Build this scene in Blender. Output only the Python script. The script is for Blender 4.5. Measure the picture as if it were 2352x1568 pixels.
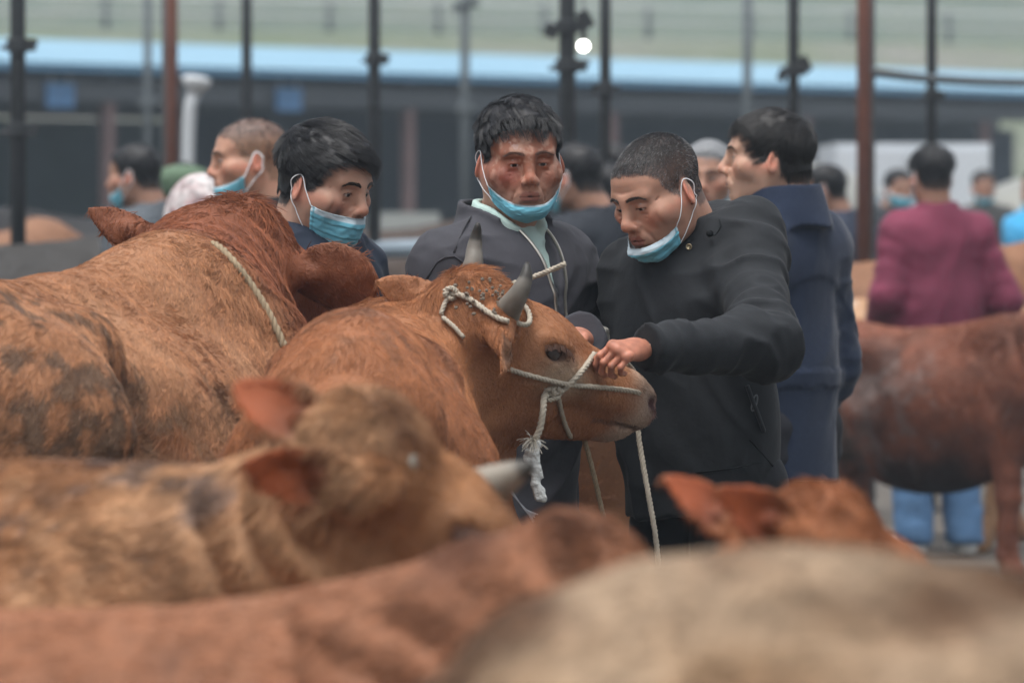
import bpy, math, random
import numpy as np
ONLY = None
from concurrent.futures import ThreadPoolExecutor
POOL = ThreadPoolExecutor(4)
random.seed(7)
RNG = np.random.default_rng(11)
f32 = np.float32
for o in list(bpy.data.objects):
    bpy.data.objects.remove(o)
SC = bpy.context.scene
COL = SC.collection
def want(t):
    return ONLY is None or t in ONLY

# ------------------------------------------------------------------ camera, sky, light, exposure
FPX = 13067.0                 # focal length in pixels of a 2352 px wide frame (200 mm on 36 mm film)
CAMZ = 1.52
PITCH = math.radians(1.407)
cd = bpy.data.cameras.new('camera')
cd.lens = 200.0
cd.sensor_width = 36.0
cd.clip_start = 0.1
cd.clip_end = 3000
cd.dof.use_dof = True
cd.dof.focus_distance = 11.95
cd.dof.aperture_fstop = 5.6
cam = bpy.data.objects.new('camera', cd)
cam.location = (0, 0, CAMZ)
cam.rotation_euler = (math.pi / 2 - PITCH, 0, 0)
COL.objects.link(cam)
SC.camera = cam
CF = np.array([0, math.cos(PITCH), -math.sin(PITCH)])
CU = np.array([0, math.sin(PITCH), math.cos(PITCH)])
def at(px, py, D):
    """a point D metres down the lens axis, seen at px,py of a 2352x1568 frame"""
    p = np.array([0, 0, CAMZ]) + D * CF + np.array([(px - 1176) / FPX * D, 0, 0]) + (784 - py) / FPX * D * CU
    return p

SUN_EL, SUN_AZ = math.radians(76), math.radians(215)
w = bpy.data.worlds.new('World')
SC.world = w
w.use_nodes = True
nt = w.node_tree
nt.nodes.clear()
sky = nt.nodes.new('ShaderNodeTexSky')
sky.sky_type = 'NISHITA'
sky.sun_disc = False
sky.sun_elevation = SUN_EL
sky.sun_rotation = SUN_AZ
sky.air_density = 1.0
sky.dust_density = 6.0
sky.ozone_density = 1.0
hs = nt.nodes.new('ShaderNodeHueSaturation')
hs.inputs['Saturation'].default_value = 0.30
bg = nt.nodes.new('ShaderNodeBackground')
bg.inputs['Strength'].default_value = 0.15
ow = nt.nodes.new('ShaderNodeOutputWorld')
nt.links.new(sky.outputs[0], hs.inputs['Color'])
nt.links.new(hs.outputs[0], bg.inputs[0])
nt.links.new(bg.outputs[0], ow.inputs[0])
sd = bpy.data.lights.new('sun', 'SUN')
sd.energy = 1.2
sd.angle = math.radians(40)
sd.color = (1.0, 0.985, 0.965)
sun = bpy.data.objects.new('sun', sd)
# light comes from behind-left of the camera, high up
sdir = np.array([math.sin(SUN_AZ) * math.cos(SUN_EL), math.cos(SUN_AZ) * math.cos(SUN_EL), math.sin(SUN_EL)])
from mathutils import Vector, Matrix
sun.rotation_euler = Vector(tuple(sdir)).to_track_quat('Z', 'Y').to_euler()
sun.location = (0, 0, 30)
COL.objects.link(sun)
SC.view_settings.view_transform = 'Standard'
SC.view_settings.look = 'None'
SC.view_settings.gamma = 1.0
SC.view_settings.exposure = 0.62
SC.view_settings.use_curve_mapping = False
SC.render.engine = 'CYCLES'
SC.cycles.use_denoising = True
SC.cycles.use_adaptive_sampling = True
SC.cycles.adaptive_threshold = 0.025
SC.cycles.denoising_input_passes = 'RGB_ALBEDO_NORMAL'
SC.cycles.max_bounces = 6
SC.cycles.diffuse_bounces = 3
SC.cycles.glossy_bounces = 2
SC.cycles.transmission_bounces = 4
SC.cycles.volume_bounces = 0
SC.cycles.caustics_reflective = False
SC.cycles.caustics_refractive = False
SC.cycles_curves.shape = 'RIBBONS'
SC.cycles_curves.subdivisions = 1

# ------------------------------------------------------------------ numeric helpers
def V3(*a):
    return np.array(a, dtype=np.float64)
def nrm(v):
    v = np.asarray(v, dtype=np.float64)
    return v / max(np.linalg.norm(v), 1e-9)
def rotz(a):
    c, s = math.cos(a), math.sin(a)
    return np.array([[c, -s, 0], [s, c, 0], [0, 0, 1.0]])
def rotx(a):
    c, s = math.cos(a), math.sin(a)
    return np.array([[1.0, 0, 0], [0, c, -s], [0, s, c]])
def roty(a):
    c, s = math.cos(a), math.sin(a)
    return np.array([[c, 0, s], [0, 1.0, 0], [-s, 0, c]])
_T = RNG.random((32, 32, 32)).astype(f32)
def vnoise(p):
    p = p.astype(f32) + f32(1000)
    i = np.floor(p).astype(np.int32)
    f = p - i
    f = f * f * (3 - 2 * f)
    i &= 31
    j = (i + 1) & 31
    x0, y0, z0 = i[:, 0], i[:, 1], i[:, 2]
    x1, y1, z1 = j[:, 0], j[:, 1], j[:, 2]
    fx, fy, fz = f[:, 0], f[:, 1], f[:, 2]
    a = _T[x0, y0, z0] * (1 - fx) + _T[x1, y0, z0] * fx
    b = _T[x0, y1, z0] * (1 - fx) + _T[x1, y1, z0] * fx
    c = _T[x0, y0, z1] * (1 - fx) + _T[x1, y0, z1] * fx
    d = _T[x0, y1, z1] * (1 - fx) + _T[x1, y1, z1] * fx
    a = a * (1 - fy) + b * fy
    c = c * (1 - fy) + d * fy
    return a * (1 - fz) + c * fz
def fbm(p, o=3):
    s = 0; a = 0.5; t = 0
    for k in range(o):
        s = s + a * vnoise(p * (2 ** k) + 17.3 * k); t += a; a *= .5
    return s / t
def sstep(a, b, x):
    t = np.clip((x - a) / (b - a), 0, 1)
    return t * t * (3 - 2 * t)
def smin(a, b, k):
    if k <= 0:
        return np.minimum(a, b)
    h = np.maximum(k - np.abs(a - b), 0) / k
    return np.minimum(a, b) - h * h * (k * .25)
def smax(a, b, k):
    return -smin(-a, -b, k)

# ------------------------------------------------------------------ a small signed-distance sculptor
class SDF:
    """a body grown from blended ellipsoids and tapered capsules"""
    def __init__(s):
        s.ops = []; s.lo = np.full(3, 1e9); s.hi = np.full(3, -1e9)
    def _b(s, c, r):
        c = np.asarray(c, float)
        s.lo = np.minimum(s.lo, c - r); s.hi = np.maximum(s.hi, c + r)
    def ell(s, c, r, k=.02, R=None, sub=False):
        c = np.asarray(c, f32); r = np.asarray(r, f32) * np.ones(3, f32)
        if not sub: s._b(c, float(r.max()) if R is not None else r)
        s.ops.append(('ell', c, r, None if R is None else np.asarray(R, f32), k, sub)); return s
    def cap(s, a, b, ra, rb, k=.02, sq=None, sub=False, cut=None):
        a = np.asarray(a, f32); b = np.asarray(b, f32)
        if not sub: s._b(a, ra); s._b(b, rb)
        s.ops.append(('cap', a, b, f32(ra), f32(rb), k, sub, None if sq is None else (np.asarray(nrm(sq[0]), f32), f32(sq[1])), cut)); return s
    def fn(s, f, k=0, mode='u', lo=None, hi=None):
        if lo is not None: s.lo = np.minimum(s.lo, lo); s.hi = np.maximum(s.hi, hi)
        s.ops.append(('fn', f, k, mode)); return s
    def __call__(s, p):
        p = p.astype(f32)
        if len(p) > 9000:
            return np.concatenate(list(POOL.map(s.ev, np.array_split(p, len(p) // 6000 + 1))))
        return s.ev(p)
    def ev(s, p):
        d = np.full(len(p), 10, f32)
        a0, a1 = p.min(0), p.max(0)
        cc = (a0 + a1) * f32(.5); cr = float(np.linalg.norm(a1 - cc))
        dmx = 10.0; dmn = 0.0; cnt = 0
        for o in s.ops:
            # skip a primitive that cannot reach this batch of points
            if o[0] == 'ell':
                lb = float(np.linalg.norm(cc - o[1])) - float(o[2].max()) - cr
                if lb > (o[4] - dmn if o[5] else dmx + o[4]) and lb > 0: continue
            elif o[0] == 'cap' and (o[7] is None or o[7][1] >= 1):
                ba = o[2] - o[1]; tt = min(max(float((cc - o[1]) @ ba) / max(float(ba @ ba), 1e-9), 0), 1)
                lb = float(np.linalg.norm(cc - o[1] - ba * f32(tt))) - float(max(o[3], o[4])) - cr
                if lb > (o[5] - dmn if o[6] else dmx + o[5]) and lb > 0: continue
            if o[0] == 'ell':
                _, c, r, R, k, sub = o
                q = p - c
                if R is not None: q = q @ R      # columns of R are the local axes
                q = q / r
                k0 = np.sqrt((q * q).sum(1)); q = q / r
                k1 = np.sqrt((q * q).sum(1)) + f32(1e-6)
                e = k0 * (k0 - 1) / k1
            elif o[0] == 'cap':
                _, a, b, ra, rb, k, sub, sq, cut = o
                q = p - a; ba = b - a
                if sq is not None:
                    q = q + np.outer(q @ sq[0] * (sq[1] - 1), sq[0]); ba = ba + sq[0] * ((ba @ sq[0]) * (sq[1] - 1))
                t = np.clip((q @ ba) / max(float(ba @ ba), 1e-9), 0, 1)
                q = q - t[:, None] * ba
                e = np.sqrt((q * q).sum(1)) - (ra + (rb - ra) * t)
                if cut is not None:
                    e = np.maximum(e, (p - cut[0].astype(f32)) @ cut[1].astype(f32))
            else:
                _, f, k, mode = o
                if mode == 'd': d = d + f(p).astype(f32); continue
                if mode == 'x': d = f(p, d).astype(f32); continue
                e = f(p).astype(f32)
                sub = mode == 's'
                if mode == 'i': d = smax(d, e, k); continue
            d = smax(d, -e, k) if sub else smin(d, e, k)
            dmx = float(d.max()); dmn = float(d.min())
        return d

def polygonise(f, lo, hi, h, proj=1):
    lo = np.asarray(lo, float) - 3 * h; hi = np.asarray(hi, float) + 3 * h
    B = 4
    nc = np.ceil((hi - lo) / (B * h)).astype(int) + 1
    n = nc * B
    cx = [lo[i] + (np.arange(nc[i]) * B + (B - 1) / 2) * h for i in range(3)]
    G = np.stack(np.meshgrid(*cx, indexing='ij'), -1).reshape(-1, 3)
    dc = f(G).reshape(nc)
    near = np.abs(dc) < B * h * 1.25
    D = np.repeat(np.repeat(np.repeat(dc, B, 0), B, 1), B, 2).astype(f32)
    bi = np.argwhere(near)
    off = np.stack(np.meshgrid(*[np.arange(B)] * 3, indexing='ij'), -1).reshape(-1, 3)
    for s in range(0, len(bi), 6000):
        ii = (bi[s:s + 6000, None, :] * B + off[None]).reshape(-1, 3)
        D[ii[:, 0], ii[:, 1], ii[:, 2]] = f(lo + ii * h)
    S = D < 0
    a = S[:-1, :-1, :-1]
    cnt = np.zeros(a.shape, np.int8)
    cs = [(x, y, z) for x in (0, 1) for y in (0, 1) for z in (0, 1)]
    m = a.shape
    for x, y, z in cs:
        cnt += S[x:x + m[0], y:y + m[1], z:z + m[2]]
    act = np.argwhere((cnt > 0) & (cnt < 8))
    idx = np.full(m, -1, np.int64)
    idx[act[:, 0], act[:, 1], act[:, 2]] = np.arange(len(act))
    cv = np.stack([D[act[:, 0] + x, act[:, 1] + y, act[:, 2] + z] for x, y, z in cs], 1)
    acc = np.zeros((len(act), 3)); num = np.zeros(len(act))
    ca = np.array(cs, float)
    for i in range(8):
        for j in range(i + 1, 8):
            if np.abs(ca[i] - ca[j]).sum() != 1: continue
            cr = (cv[:, i] < 0) != (cv[:, j] < 0)
            t = np.where(cr, cv[:, i] / np.where(cr, cv[:, i] - cv[:, j], 1), 0)
            pt = ca[i] + t[:, None] * (ca[j] - ca[i])
            acc += pt * cr[:, None]; num += cr
    V = lo + (act + acc / num[:, None]) * h
    F = []
    for ax in range(3):
        o1, o2 = [(1, 2), (2, 0), (0, 1)][ax]
        s0 = [slice(None)] * 3; s1 = [slice(None)] * 3
        s0[ax] = slice(0, -1); s1[ax] = slice(1, None)
        A = S[tuple(s0)]; Bq = S[tuple(s1)]
        e = np.argwhere(A != Bq)
        ok = (e[:, o1] > 0) & (e[:, o2] > 0) & (e[:, o1] < n[o1] - 1) & (e[:, o2] < n[o2] - 1)
        e = e[ok]
        u = np.zeros(3, int); v = np.zeros(3, int); u[o1] = 1; v[o2] = 1
        def g(q): return idx[q[:, 0], q[:, 1], q[:, 2]]
        q = np.stack([g(e - u - v), g(e - v), g(e), g(e - u)], 1)
        fl = ~A[e[:, 0], e[:, 1], e[:, 2]]
        q[fl] = q[fl][:, ::-1]
        F.append(q)
    F = np.concatenate(F)
    F = F[(F >= 0).all(1)]
    for _ in range(proj):          # settle the vertices on the surface along their normals
        V = V - grad_n(V, F) * np.clip(f(V), -h, h)[:, None] * .85
    return V, F

def grad_n(V, F):
    """vertex normals of a quad mesh"""
    a = V[F[:, 2]] - V[F[:, 0]]; b = V[F[:, 3]] - V[F[:, 1]]
    n = np.cross(a, b)
    N = np.zeros_like(V)
    for j in range(3):
        N[:, j] = np.bincount(F.ravel(), np.repeat(n[:, j], 4), len(V))
    return N / np.maximum(np.linalg.norm(N, axis=1, keepdims=True), 1e-12)

def npmesh(name, V, F, col=None, smooth=True):
    me = bpy.data.meshes.new(name)
    V = np.asarray(V, f32); F = np.asarray(F, np.int32)
    k = F.shape[1]
    me.vertices.add(len(V)); me.vertices.foreach_set('co', V.ravel())
    me.loops.add(F.size); me.loops.foreach_set('vertex_index', F.ravel())
    me.polygons.add(len(F))
    me.polygons.foreach_set('loop_start', np.arange(0, F.size, k, dtype=np.int32))
    me.polygons.foreach_set('use_smooth', np.full(len(F), smooth))
    me.update(calc_edges=True)
    if col is not None:
        at_ = me.attributes.new('Col', 'FLOAT_COLOR', 'POINT')
        c4 = np.ones((len(V), 4), f32); c4[:, :3] = col
        at_.data.foreach_set('color', c4.ravel())
    return me
def link(name, data, parent=None, mat=None):
    o = bpy.data.objects.new(name, data)
    COL.objects.link(o)
    if parent is not None: o.parent = parent
    if mat is not None and data is not None:
        data.materials.append(mat)
    return o
def tag(o, label=None, cat=None, group=None, kind=None):
    if label: o['label'] = label
    if cat: o['category'] = cat
    if group: o['group'] = group
    if kind: o['kind'] = kind
    return o
def empty(name, loc, label, cat, group=None):
    o = bpy.data.objects.new(name, None)
    o.empty_display_size = .1
    COL.objects.link(o); o.location = tuple(loc)
    bpy.context.view_layer.update()
    return tag(o, label, cat, group)
def wparent(o, p):
    """child keeps its world coordinates (all thing empties are only translated)"""
    o.parent = p
    o.location = (-p.location[0], -p.location[1], -p.location[2])
    return o

class MB:
    """plain mesh builder: boxes, tubes, lathes, grids joined into one mesh"""
    def __init__(s): s.v = []; s.f = []
    def add(s, V, F):
        b = len(s.v); s.v += [tuple(map(float, q)) for q in V]; s.f += [tuple(int(i) + b for i in q) for q in F]; return s
    def box(s, c, d, R=None, bev=0):
        c = np.asarray(c, float); x, y, z = np.asarray(d, float) / 2
        V = np.array([[i * x, j * y, k * z] for i in (-1, 1) for j in (-1, 1) for k in (-1, 1)])
        if R is not None: V = V @ np.asarray(R).T
        return s.add(V + c, [(0, 1, 3, 2), (4, 6, 7, 5), (0, 4, 5, 1), (2, 3, 7, 6), (0, 2, 6, 4), (1, 5, 7, 3)])
    def tube(s, pts, r, n=10, cap=True, sqz=1.0):
        pts = np.asarray(pts, float); m = len(pts)
        r = np.ones(m) * r
        T = np.gradient(pts, axis=0); T /= np.maximum(np.linalg.norm(T, axis=1, keepdims=True), 1e-9)
        up = V3(0, 0, 1) if abs(T[0, 2]) < .9 else V3(1, 0, 0)
        V = []
        u = nrm(np.cross(up, T[0]))
        for i in range(m):
            u = nrm(u - T[i] * (u @ T[i])); v = np.cross(T[i], u)
            for k in range(n):
                a = 2 * math.pi * k / n
                V.append(pts[i] + r[i] * (math.cos(a) * u + sqz * math.sin(a) * v))
        F = [(i * n + k, i * n + (k + 1) % n, (i + 1) * n + (k + 1) % n, (i + 1) * n + k) for i in range(m - 1) for k in range(n)]
        if cap: F += [tuple(range(n))[::-1], tuple((m - 1) * n + k for k in range(n))]
        return s.add(V, F)
    def rope(s, pts, r, pitch, strands=3, n=6, step=None):
        """a laid rope: strands twisted round the path"""
        pts = smooth_path(pts, step or r * 1.2)
        T = np.gradient(pts, axis=0); T /= np.maximum(np.linalg.norm(T, axis=1, keepdims=True), 1e-9)
        L = np.concatenate([[0], np.cumsum(np.linalg.norm(np.diff(pts, axis=0), axis=1))])
        up = V3(0, 0, 1) if abs(T[0, 2]) < .9 else V3(1, 0, 0)
        u = nrm(np.cross(up, T[0])); U = []
        for i in range(len(pts)):
            u = nrm(u - T[i] * (u @ T[i])); U.append(u)
        U = np.array(U); W = np.cross(T, U)
        for k in range(strands):
            a = L / pitch * 2 * math.pi + 2 * math.pi * k / strands
            s.tube(pts + (np.cos(a)[:, None] * U + np.sin(a)[:, None] * W) * r * .5, r * .58, n)
        return s
    def lathe(s, c, axis, prof, n=16):
        axis = nrm(axis); up = V3(0, 0, 1) if abs(axis[2]) < .9 else V3(1, 0, 0)
        u = nrm(np.cross(up, axis)); v = np.cross(axis, u); c = np.asarray(c, float)
        V = [c + axis * z + r * (math.cos(2 * math.pi * k / n) * u + math.sin(2 * math.pi * k / n) * v) for r, z in prof for k in range(n)]
        m = len(prof)
        F = [(i * n + k, i * n + (k + 1) % n, (i + 1) * n + (k + 1) % n, (i + 1) * n + k) for i in range(m - 1) for k in range(n)]
        F += [tuple(range(n))[::-1], tuple((m - 1) * n + k for k in range(n))]
        return s.add(V, F)
    def mesh(s, name, smooth=False):
        me = bpy.data.meshes.new(name); me.from_pydata(s.v, [], s.f)
        if smooth: me.polygons.foreach_set('use_smooth', np.ones(len(me.polygons), bool))
        me.update(); return me
    def build(s, name, mat, parent=None, smooth=False):
        return link(name, s.mesh(name, smooth), parent, mat)
def smooth_path(pts, step):
    """Catmull-Rom through the points, evenly stepped"""
    P = np.asarray(pts, float)
    P = np.vstack([2 * P[0] - P[1], P, 2 * P[-1] - P[-2]])
    out = []
    for i in range(1, len(P) - 2):
        a, b, c, d = P[i - 1], P[i], P[i + 1], P[i + 2]
        t = np.linspace(0, 1, 24, endpoint=False)[:, None]
        out.append(.5 * ((2 * b) + (c - a) * t + (2 * a - 5 * b + 4 * c - d) * t ** 2 + (3 * b - a - 3 * c + d) * t ** 3))
    out.append(P[-2][None]); Q = np.vstack(out)
    L = np.concatenate([[0], np.cumsum(np.linalg.norm(np.diff(Q, axis=0), axis=1))])
    n = max(3, int(L[-1] / step) + 1)
    s = np.linspace(0, L[-1], n)
    return np.stack([np.interp(s, L, Q[:, i]) for i in range(3)], 1)

# ------------------------------------------------------------------ materials
MATS = {}
def mat(name, col=(.5, .5, .5), rough=.6, spec=.4, metal=0, noise=None, bump=None, attr=False, sheen=0, sss=0, emit=None, vein=None, coords='Object'):
    """noise=(scale, amount, second colour); bump=[(scale, strength, distance), ...]"""
    if name in MATS: return MATS[name]
    m = bpy.data.materials.new(name); m.use_nodes = True; MATS[name] = m
    t = m.node_tree; b = t.nodes['Principled BSDF']; L = t.links.new
    b.inputs['Roughness'].default_value = rough
    b.inputs['Specular IOR Level'].default_value = spec
    b.inputs['Metallic'].default_value = metal
    b.inputs['Base Color'].default_value = (*col, 1)
    tc = t.nodes.new('ShaderNodeTexCoord')
    src = None
    if attr:
        a = t.nodes.new('ShaderNodeAttribute'); a.attribute_name = 'Col'; src = a.outputs['Color']
    if noise:
        for (sc, am, c2) in (noise if isinstance(noise, list) else [noise]):
            n = t.nodes.new('ShaderNodeTexNoise'); n.inputs['Scale'].default_value = sc; n.inputs['Detail'].default_value = 5
            n.inputs['Roughness'].default_value = .62
            L(tc.outputs[coords], n.inputs['Vector'])
            r = t.nodes.new('ShaderNodeMapRange'); r.inputs['From Min'].default_value = .36; r.inputs['From Max'].default_value = .66
            r.inputs['To Min'].default_value = 0; r.inputs['To Max'].default_value = am
            L(n.outputs['Fac'], r.inputs['Value'])
            mx = t.nodes.new('ShaderNodeMix'); mx.data_type = 'RGBA'
            L(r.outputs[0], mx.inputs['Factor'])
            if src is not None: L(src, mx.inputs[6])
            else: mx.inputs[6].default_value = (*col, 1)
            if isinstance(c2, (int, float)):
                mm = t.nodes.new('ShaderNodeMix'); mm.data_type = 'RGBA'; mm.blend_type = 'MULTIPLY'; mm.inputs['Factor'].default_value = 1
                if src is not None: L(src, mm.inputs[6])
                else: mm.inputs[6].default_value = (*col, 1)
                mm.inputs[7].default_value = (c2, c2, c2, 1); L(mm.outputs[2], mx.inputs[7])
            else: mx.inputs[7].default_value = (*c2, 1)
            src = mx.outputs[2]
    if src is not None: L(src, b.inputs['Base Color'])
    if bump:
        prev = None
        for (sc, st, di, *rg) in bump:
            n = t.nodes.new('ShaderNodeTexNoise'); n.inputs['Scale'].default_value = sc; n.inputs['Detail'].default_value = 4 if not rg else 2
            if rg: n.noise_type = 'RIDGED_MULTIFRACTAL'; n.inputs['Distortion'].default_value = .6
            L(tc.outputs[coords], n.inputs['Vector'])
            bp = t.nodes.new('ShaderNodeBump'); bp.inputs['Strength'].default_value = st; bp.inputs['Distance'].default_value = di
            L(n.outputs['Fac'], bp.inputs['Height'])
            if prev: L(prev, bp.inputs['Normal'])
            prev = bp.outputs[0]
        L(prev, b.inputs['Normal'])
    if sheen:
        b.inputs['Sheen Weight'].default_value = sheen; b.inputs['Sheen Roughness'].default_value = .4
    if sss:
        b.inputs['Subsurface Weight'].default_value = sss; b.inputs['Subsurface Radius'].default_value = (1, .35, .2); b.inputs['Subsurface Scale'].default_value = .006
    if emit:
        b.inputs['Emission Color'].default_value = (*emit[0], 1); b.inputs['Emission Strength'].default_value = emit[1]
    return m

def strands(name, P, rad, col, material, parent):
    """P (n,m,3) strand points, rad (m,) or (n,m), col (n,3)"""
    n, m = P.shape[:2]
    hc = bpy.data.hair_curves.new(name)
    hc.add_curves([m] * n)
    hc.attributes['position'].data.foreach_set('vector', P.astype(f32).ravel())
    ra = hc.attributes.get('radius') or hc.attributes.new('radius', 'FLOAT', 'POINT')
    ra.data.foreach_set('value', (np.ones((n, m)) * rad).astype(f32).ravel())
    ca = hc.attributes.new('Col', 'FLOAT_COLOR', 'CURVE')
    c4 = np.ones((n, 4), f32); c4[:, :3] = col
    ca.data.foreach_set('color', c4.ravel())
    return link(name, hc, parent, material)

def sample_tris(V, F, n, wt=None, rng=RNG):
    """n points on a quad mesh, area (times weight) weighted: positions, face index, barycentrics applied to vertex arrays"""
    T = np.concatenate([F[:, [0, 1, 2]], F[:, [0, 2, 3]]])
    a = np.linalg.norm(np.cross(V[T[:, 1]] - V[T[:, 0]], V[T[:, 2]] - V[T[:, 0]]), axis=1)
    if wt is not None: a = a * wt[T].mean(1)
    c = np.cumsum(a); k = np.searchsorted(c, rng.random(n) * c[-1]); k = np.minimum(k, len(T) - 1)
    u = rng.random(n); v = rng.random(n); fl = u + v > 1; u[fl] = 1 - u[fl]; v[fl] = 1 - v[fl]
    W = np.stack([1 - u - v, u, v], 1)
    return T[k], W
def bary(A, T, W):
    return (A[T] * W[..., None]).sum(1) if A.ndim == 2 else (A[T] * W).sum(1)
# ------------------------------------------------------------------ people: heads, hair, masks, hands, clothes
M_SKIN = mat('skin', rough=.52, spec=.32, attr=True, noise=[(90, .25, .84), (420, .3, .82)], bump=[(300, .12, .0010), (900, .2, .0008)], sss=.22)
M_HAIRCAP = mat('hair_base', (.012, .012, .014), rough=.5, spec=.3, attr=True)
M_HAIR = mat('hair_strand', rough=.32, spec=.55, attr=True)
M_EYE = mat('eyeball', rough=.12, spec=.5, attr=True)
M_MASK = mat('mask_cloth', (.16, .47, .60), rough=.75, spec=.2, attr=True, noise=(60, .25, .9), bump=[(500, .15, .001), (70, .12, .003)], sheen=.2)
M_STRAP = mat('mask_strap', (.75, .78, .80), rough=.7)
def cloth(name, col, rough=.78, c2=.68, weave=1500, sheen=.04, spec=.17):
    return mat(name, col, rough=rough, spec=spec, noise=[(9, .5, c2), (70, .3, .8), (2.5, .4, 1.25)], bump=[(9, .30, .012, 1), (22, .25, .010), (weave, .2, .0008)], sheen=sheen)

def hairline(p):
    y = p[:, 1]
    zl = np.interp(y, [-.11, -.085, -.062, -.047, -.036, -.022, -.010, .006, .020, .032, .050, .12],
                   [.082, .078, .068, .050, .022, .004, -.004, .030, .028, -.012, -.052, -.060])
    return p[:, 2] - zl

def head_sdf(P, neck):
    w = P.get('w', 1.0); jw = P.get('jaw', 1.0); ns = P.get('nose', 1.0); ch = P.get('cheek', 1.0); op = P.get('eye', .0036)
    fl = P.get('len', 1.0)
    S = SDF()
    S.ell((0, .014, .046), (.077 * w, .097, .080), .01)
    S.ell((0, -.046, .046), (.063 * w, .046, .050), .03)
    S.ell((0, -.040, -.026), (.063 * w, .051, .066), .03)
    S.ell((0, -.036, -.064 * fl), (.055 * jw, .050, .044), .025)
    S.ell((0, -.072, -.088 * fl), (.024 * jw, .020, .019), .022)
    for s in (-1, 1):
        S.cap((s * .058 * jw, .004, -.022), (s * .050 * jw, -.006, -.062 * fl), .018, .017, .03)
        S.cap((s * .050 * jw, -.006, -.062 * fl), (s * .02 * jw, -.064, -.094 * fl), .015, .015, .03)
        S.ell((s * .046 * w, -.064, -.012), (.022, .019, .018 * ch), .026)
        S.cap((s * .012, -.0915, .030), (s * .046 * w, -.078, .031), .0060, .0060, .024)
        S.ell((s * .064 * w, -.02, -.020), (.008, .032, .014), .04)
    # sockets
    for s in (-1, 1):
        S.ell((s * .031, -.1068, .009), (.020, .016, .012), .018, sub=True)
    # nose
    S.cap((0, -.0915, .022), (0, -.109 - .006 * (ns - 1) * 4, -.016), .0080, .0105 * ns, .022)
    S.ell((0, -.1125 - .012 * (ns - 1), -.024), (.0125 * ns, .0115, .0105), .010)
    for s in (-1, 1):
        S.ell((s * .0135 * ns, -.1035, -.0275), (.0085, .0105, .0082), .007)
    # mouth barrel and lips
    S.ell((0, -.083, -.056), (.030, .021, .026), .022)
    S.cap((-.017, -.0965, -.0535), (.017, -.0965, -.0535), .0058, .0058, .006)
    S.cap((0, -.1005, -.0525), (0, -.099, -.0535), .0060, .0060, .008)
    S.cap((-.013, -.0965, -.0655), (.013, -.0965, -.0655), .0066, .0066, .006)
    S.cap((0, -.1035, -.0595), (.022, -.092, -.0600), .0018, .0018, .004, sub=True)
    S.cap((0, -.1035, -.0595), (-.022, -.092, -.0600), .0018, .0018, .004, sub=True)
    S.ell((0, -.100, -.078 * fl), (.022, .008, .006), .010, sub=True)
    S.cap((0, -.1085, -.037), (0, -.1065, -.046), .003, .003, .008, sub=True)
    for s in (-1, 1):
        S.ell((s * .0075, -.1085, -.0345), (.0042, .005, .0036), .004, sub=True)
        # folds from nose to mouth corner, and bags below the eyes
        S.cap((s * .019, -.103, -.024), (s * .032, -.090, -.052), .0016, .0016, .008, sub=True)
        S.ell((s * .031, -.0785, .0095), (.0155, .0146, .0135), .005)
        S.ell((s * .031, -.094, .0085 - P.get('down', 0) * .003), (.0138, .010, op), .003, sub=True)
        S.cap((s * .020, -.0945, -.0075), (s * .043, -.086, -.0070), .0012, .0012, .006, sub=True)
        S.cap((s * .017, -.097, .0195), (s * .046, -.084, .0190), .0012, .0012, .006, sub=True)
    ag = P.get('lines', 0)
    if ag:          # crow's feet, hollow cheeks, lines beside the mouth
        for s in (-1, 1):
            for dz in (.006, -.001, -.008):
                S.cap((s * .050, -.076, .006 + dz * .4), (s * .061, -.058, .008 + dz * 1.6), .0009 * ag, .0006, .005, sub=True)
            pass
            S.cap((s * .033, -.090, -.052), (s * .034, -.082, -.072), .0013 * ag, .001, .006, sub=True)
            S.cap((s * .018, -.0965, -.0135), (s * .040, -.0875, -.015), .0010 * ag, .0008, .005, sub=True)
    for z in P.get('brow_lines', ()):
        S.cap((-.035, -.094, z + .003), (0, -.1, z), .0012, .0012, .007, sub=True)
        S.cap((.035, -.094, z + .003), (0, -.1, z), .0012, .0012, .007, sub=True)
    # neck
    a = V3(0, .022, -.045); nb = np.asarray(neck, float)
    S.cap(a, nb, .055, .064, .03)
    S.cap(V3(0, .058, -.02), nb + V3(0, .02, 0), .045, .058, .03)
    d = nrm(nb - a)
    S.ell(a + d * .07 + V3(0, -.045, -.01), (.012, .014, .02), .03)
    # ears
    for s in (-1, 1):
        ax = roty(s * math.radians(-14)) @ rotz(s * math.radians(32)) @ rotx(math.radians(-14))
        c = V3(s * .0815 * w, .012, .001)
        S.ell(c, (.0058, .0175, .0315), .006, R=ax)
        S.ell(c + V3(-s * .006, -.004, -.024), (.008, .009, .012), .01)
        S.ell(c + ax @ V3(s * .0075, -.003, -.003), (.0065, .0095, .0165), .004, R=ax, sub=True)
        S.ell(c + ax @ V3(s * .0078, .001, .016), (.0045, .010, .0085), .004, R=ax, sub=True)
    return S

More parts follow.
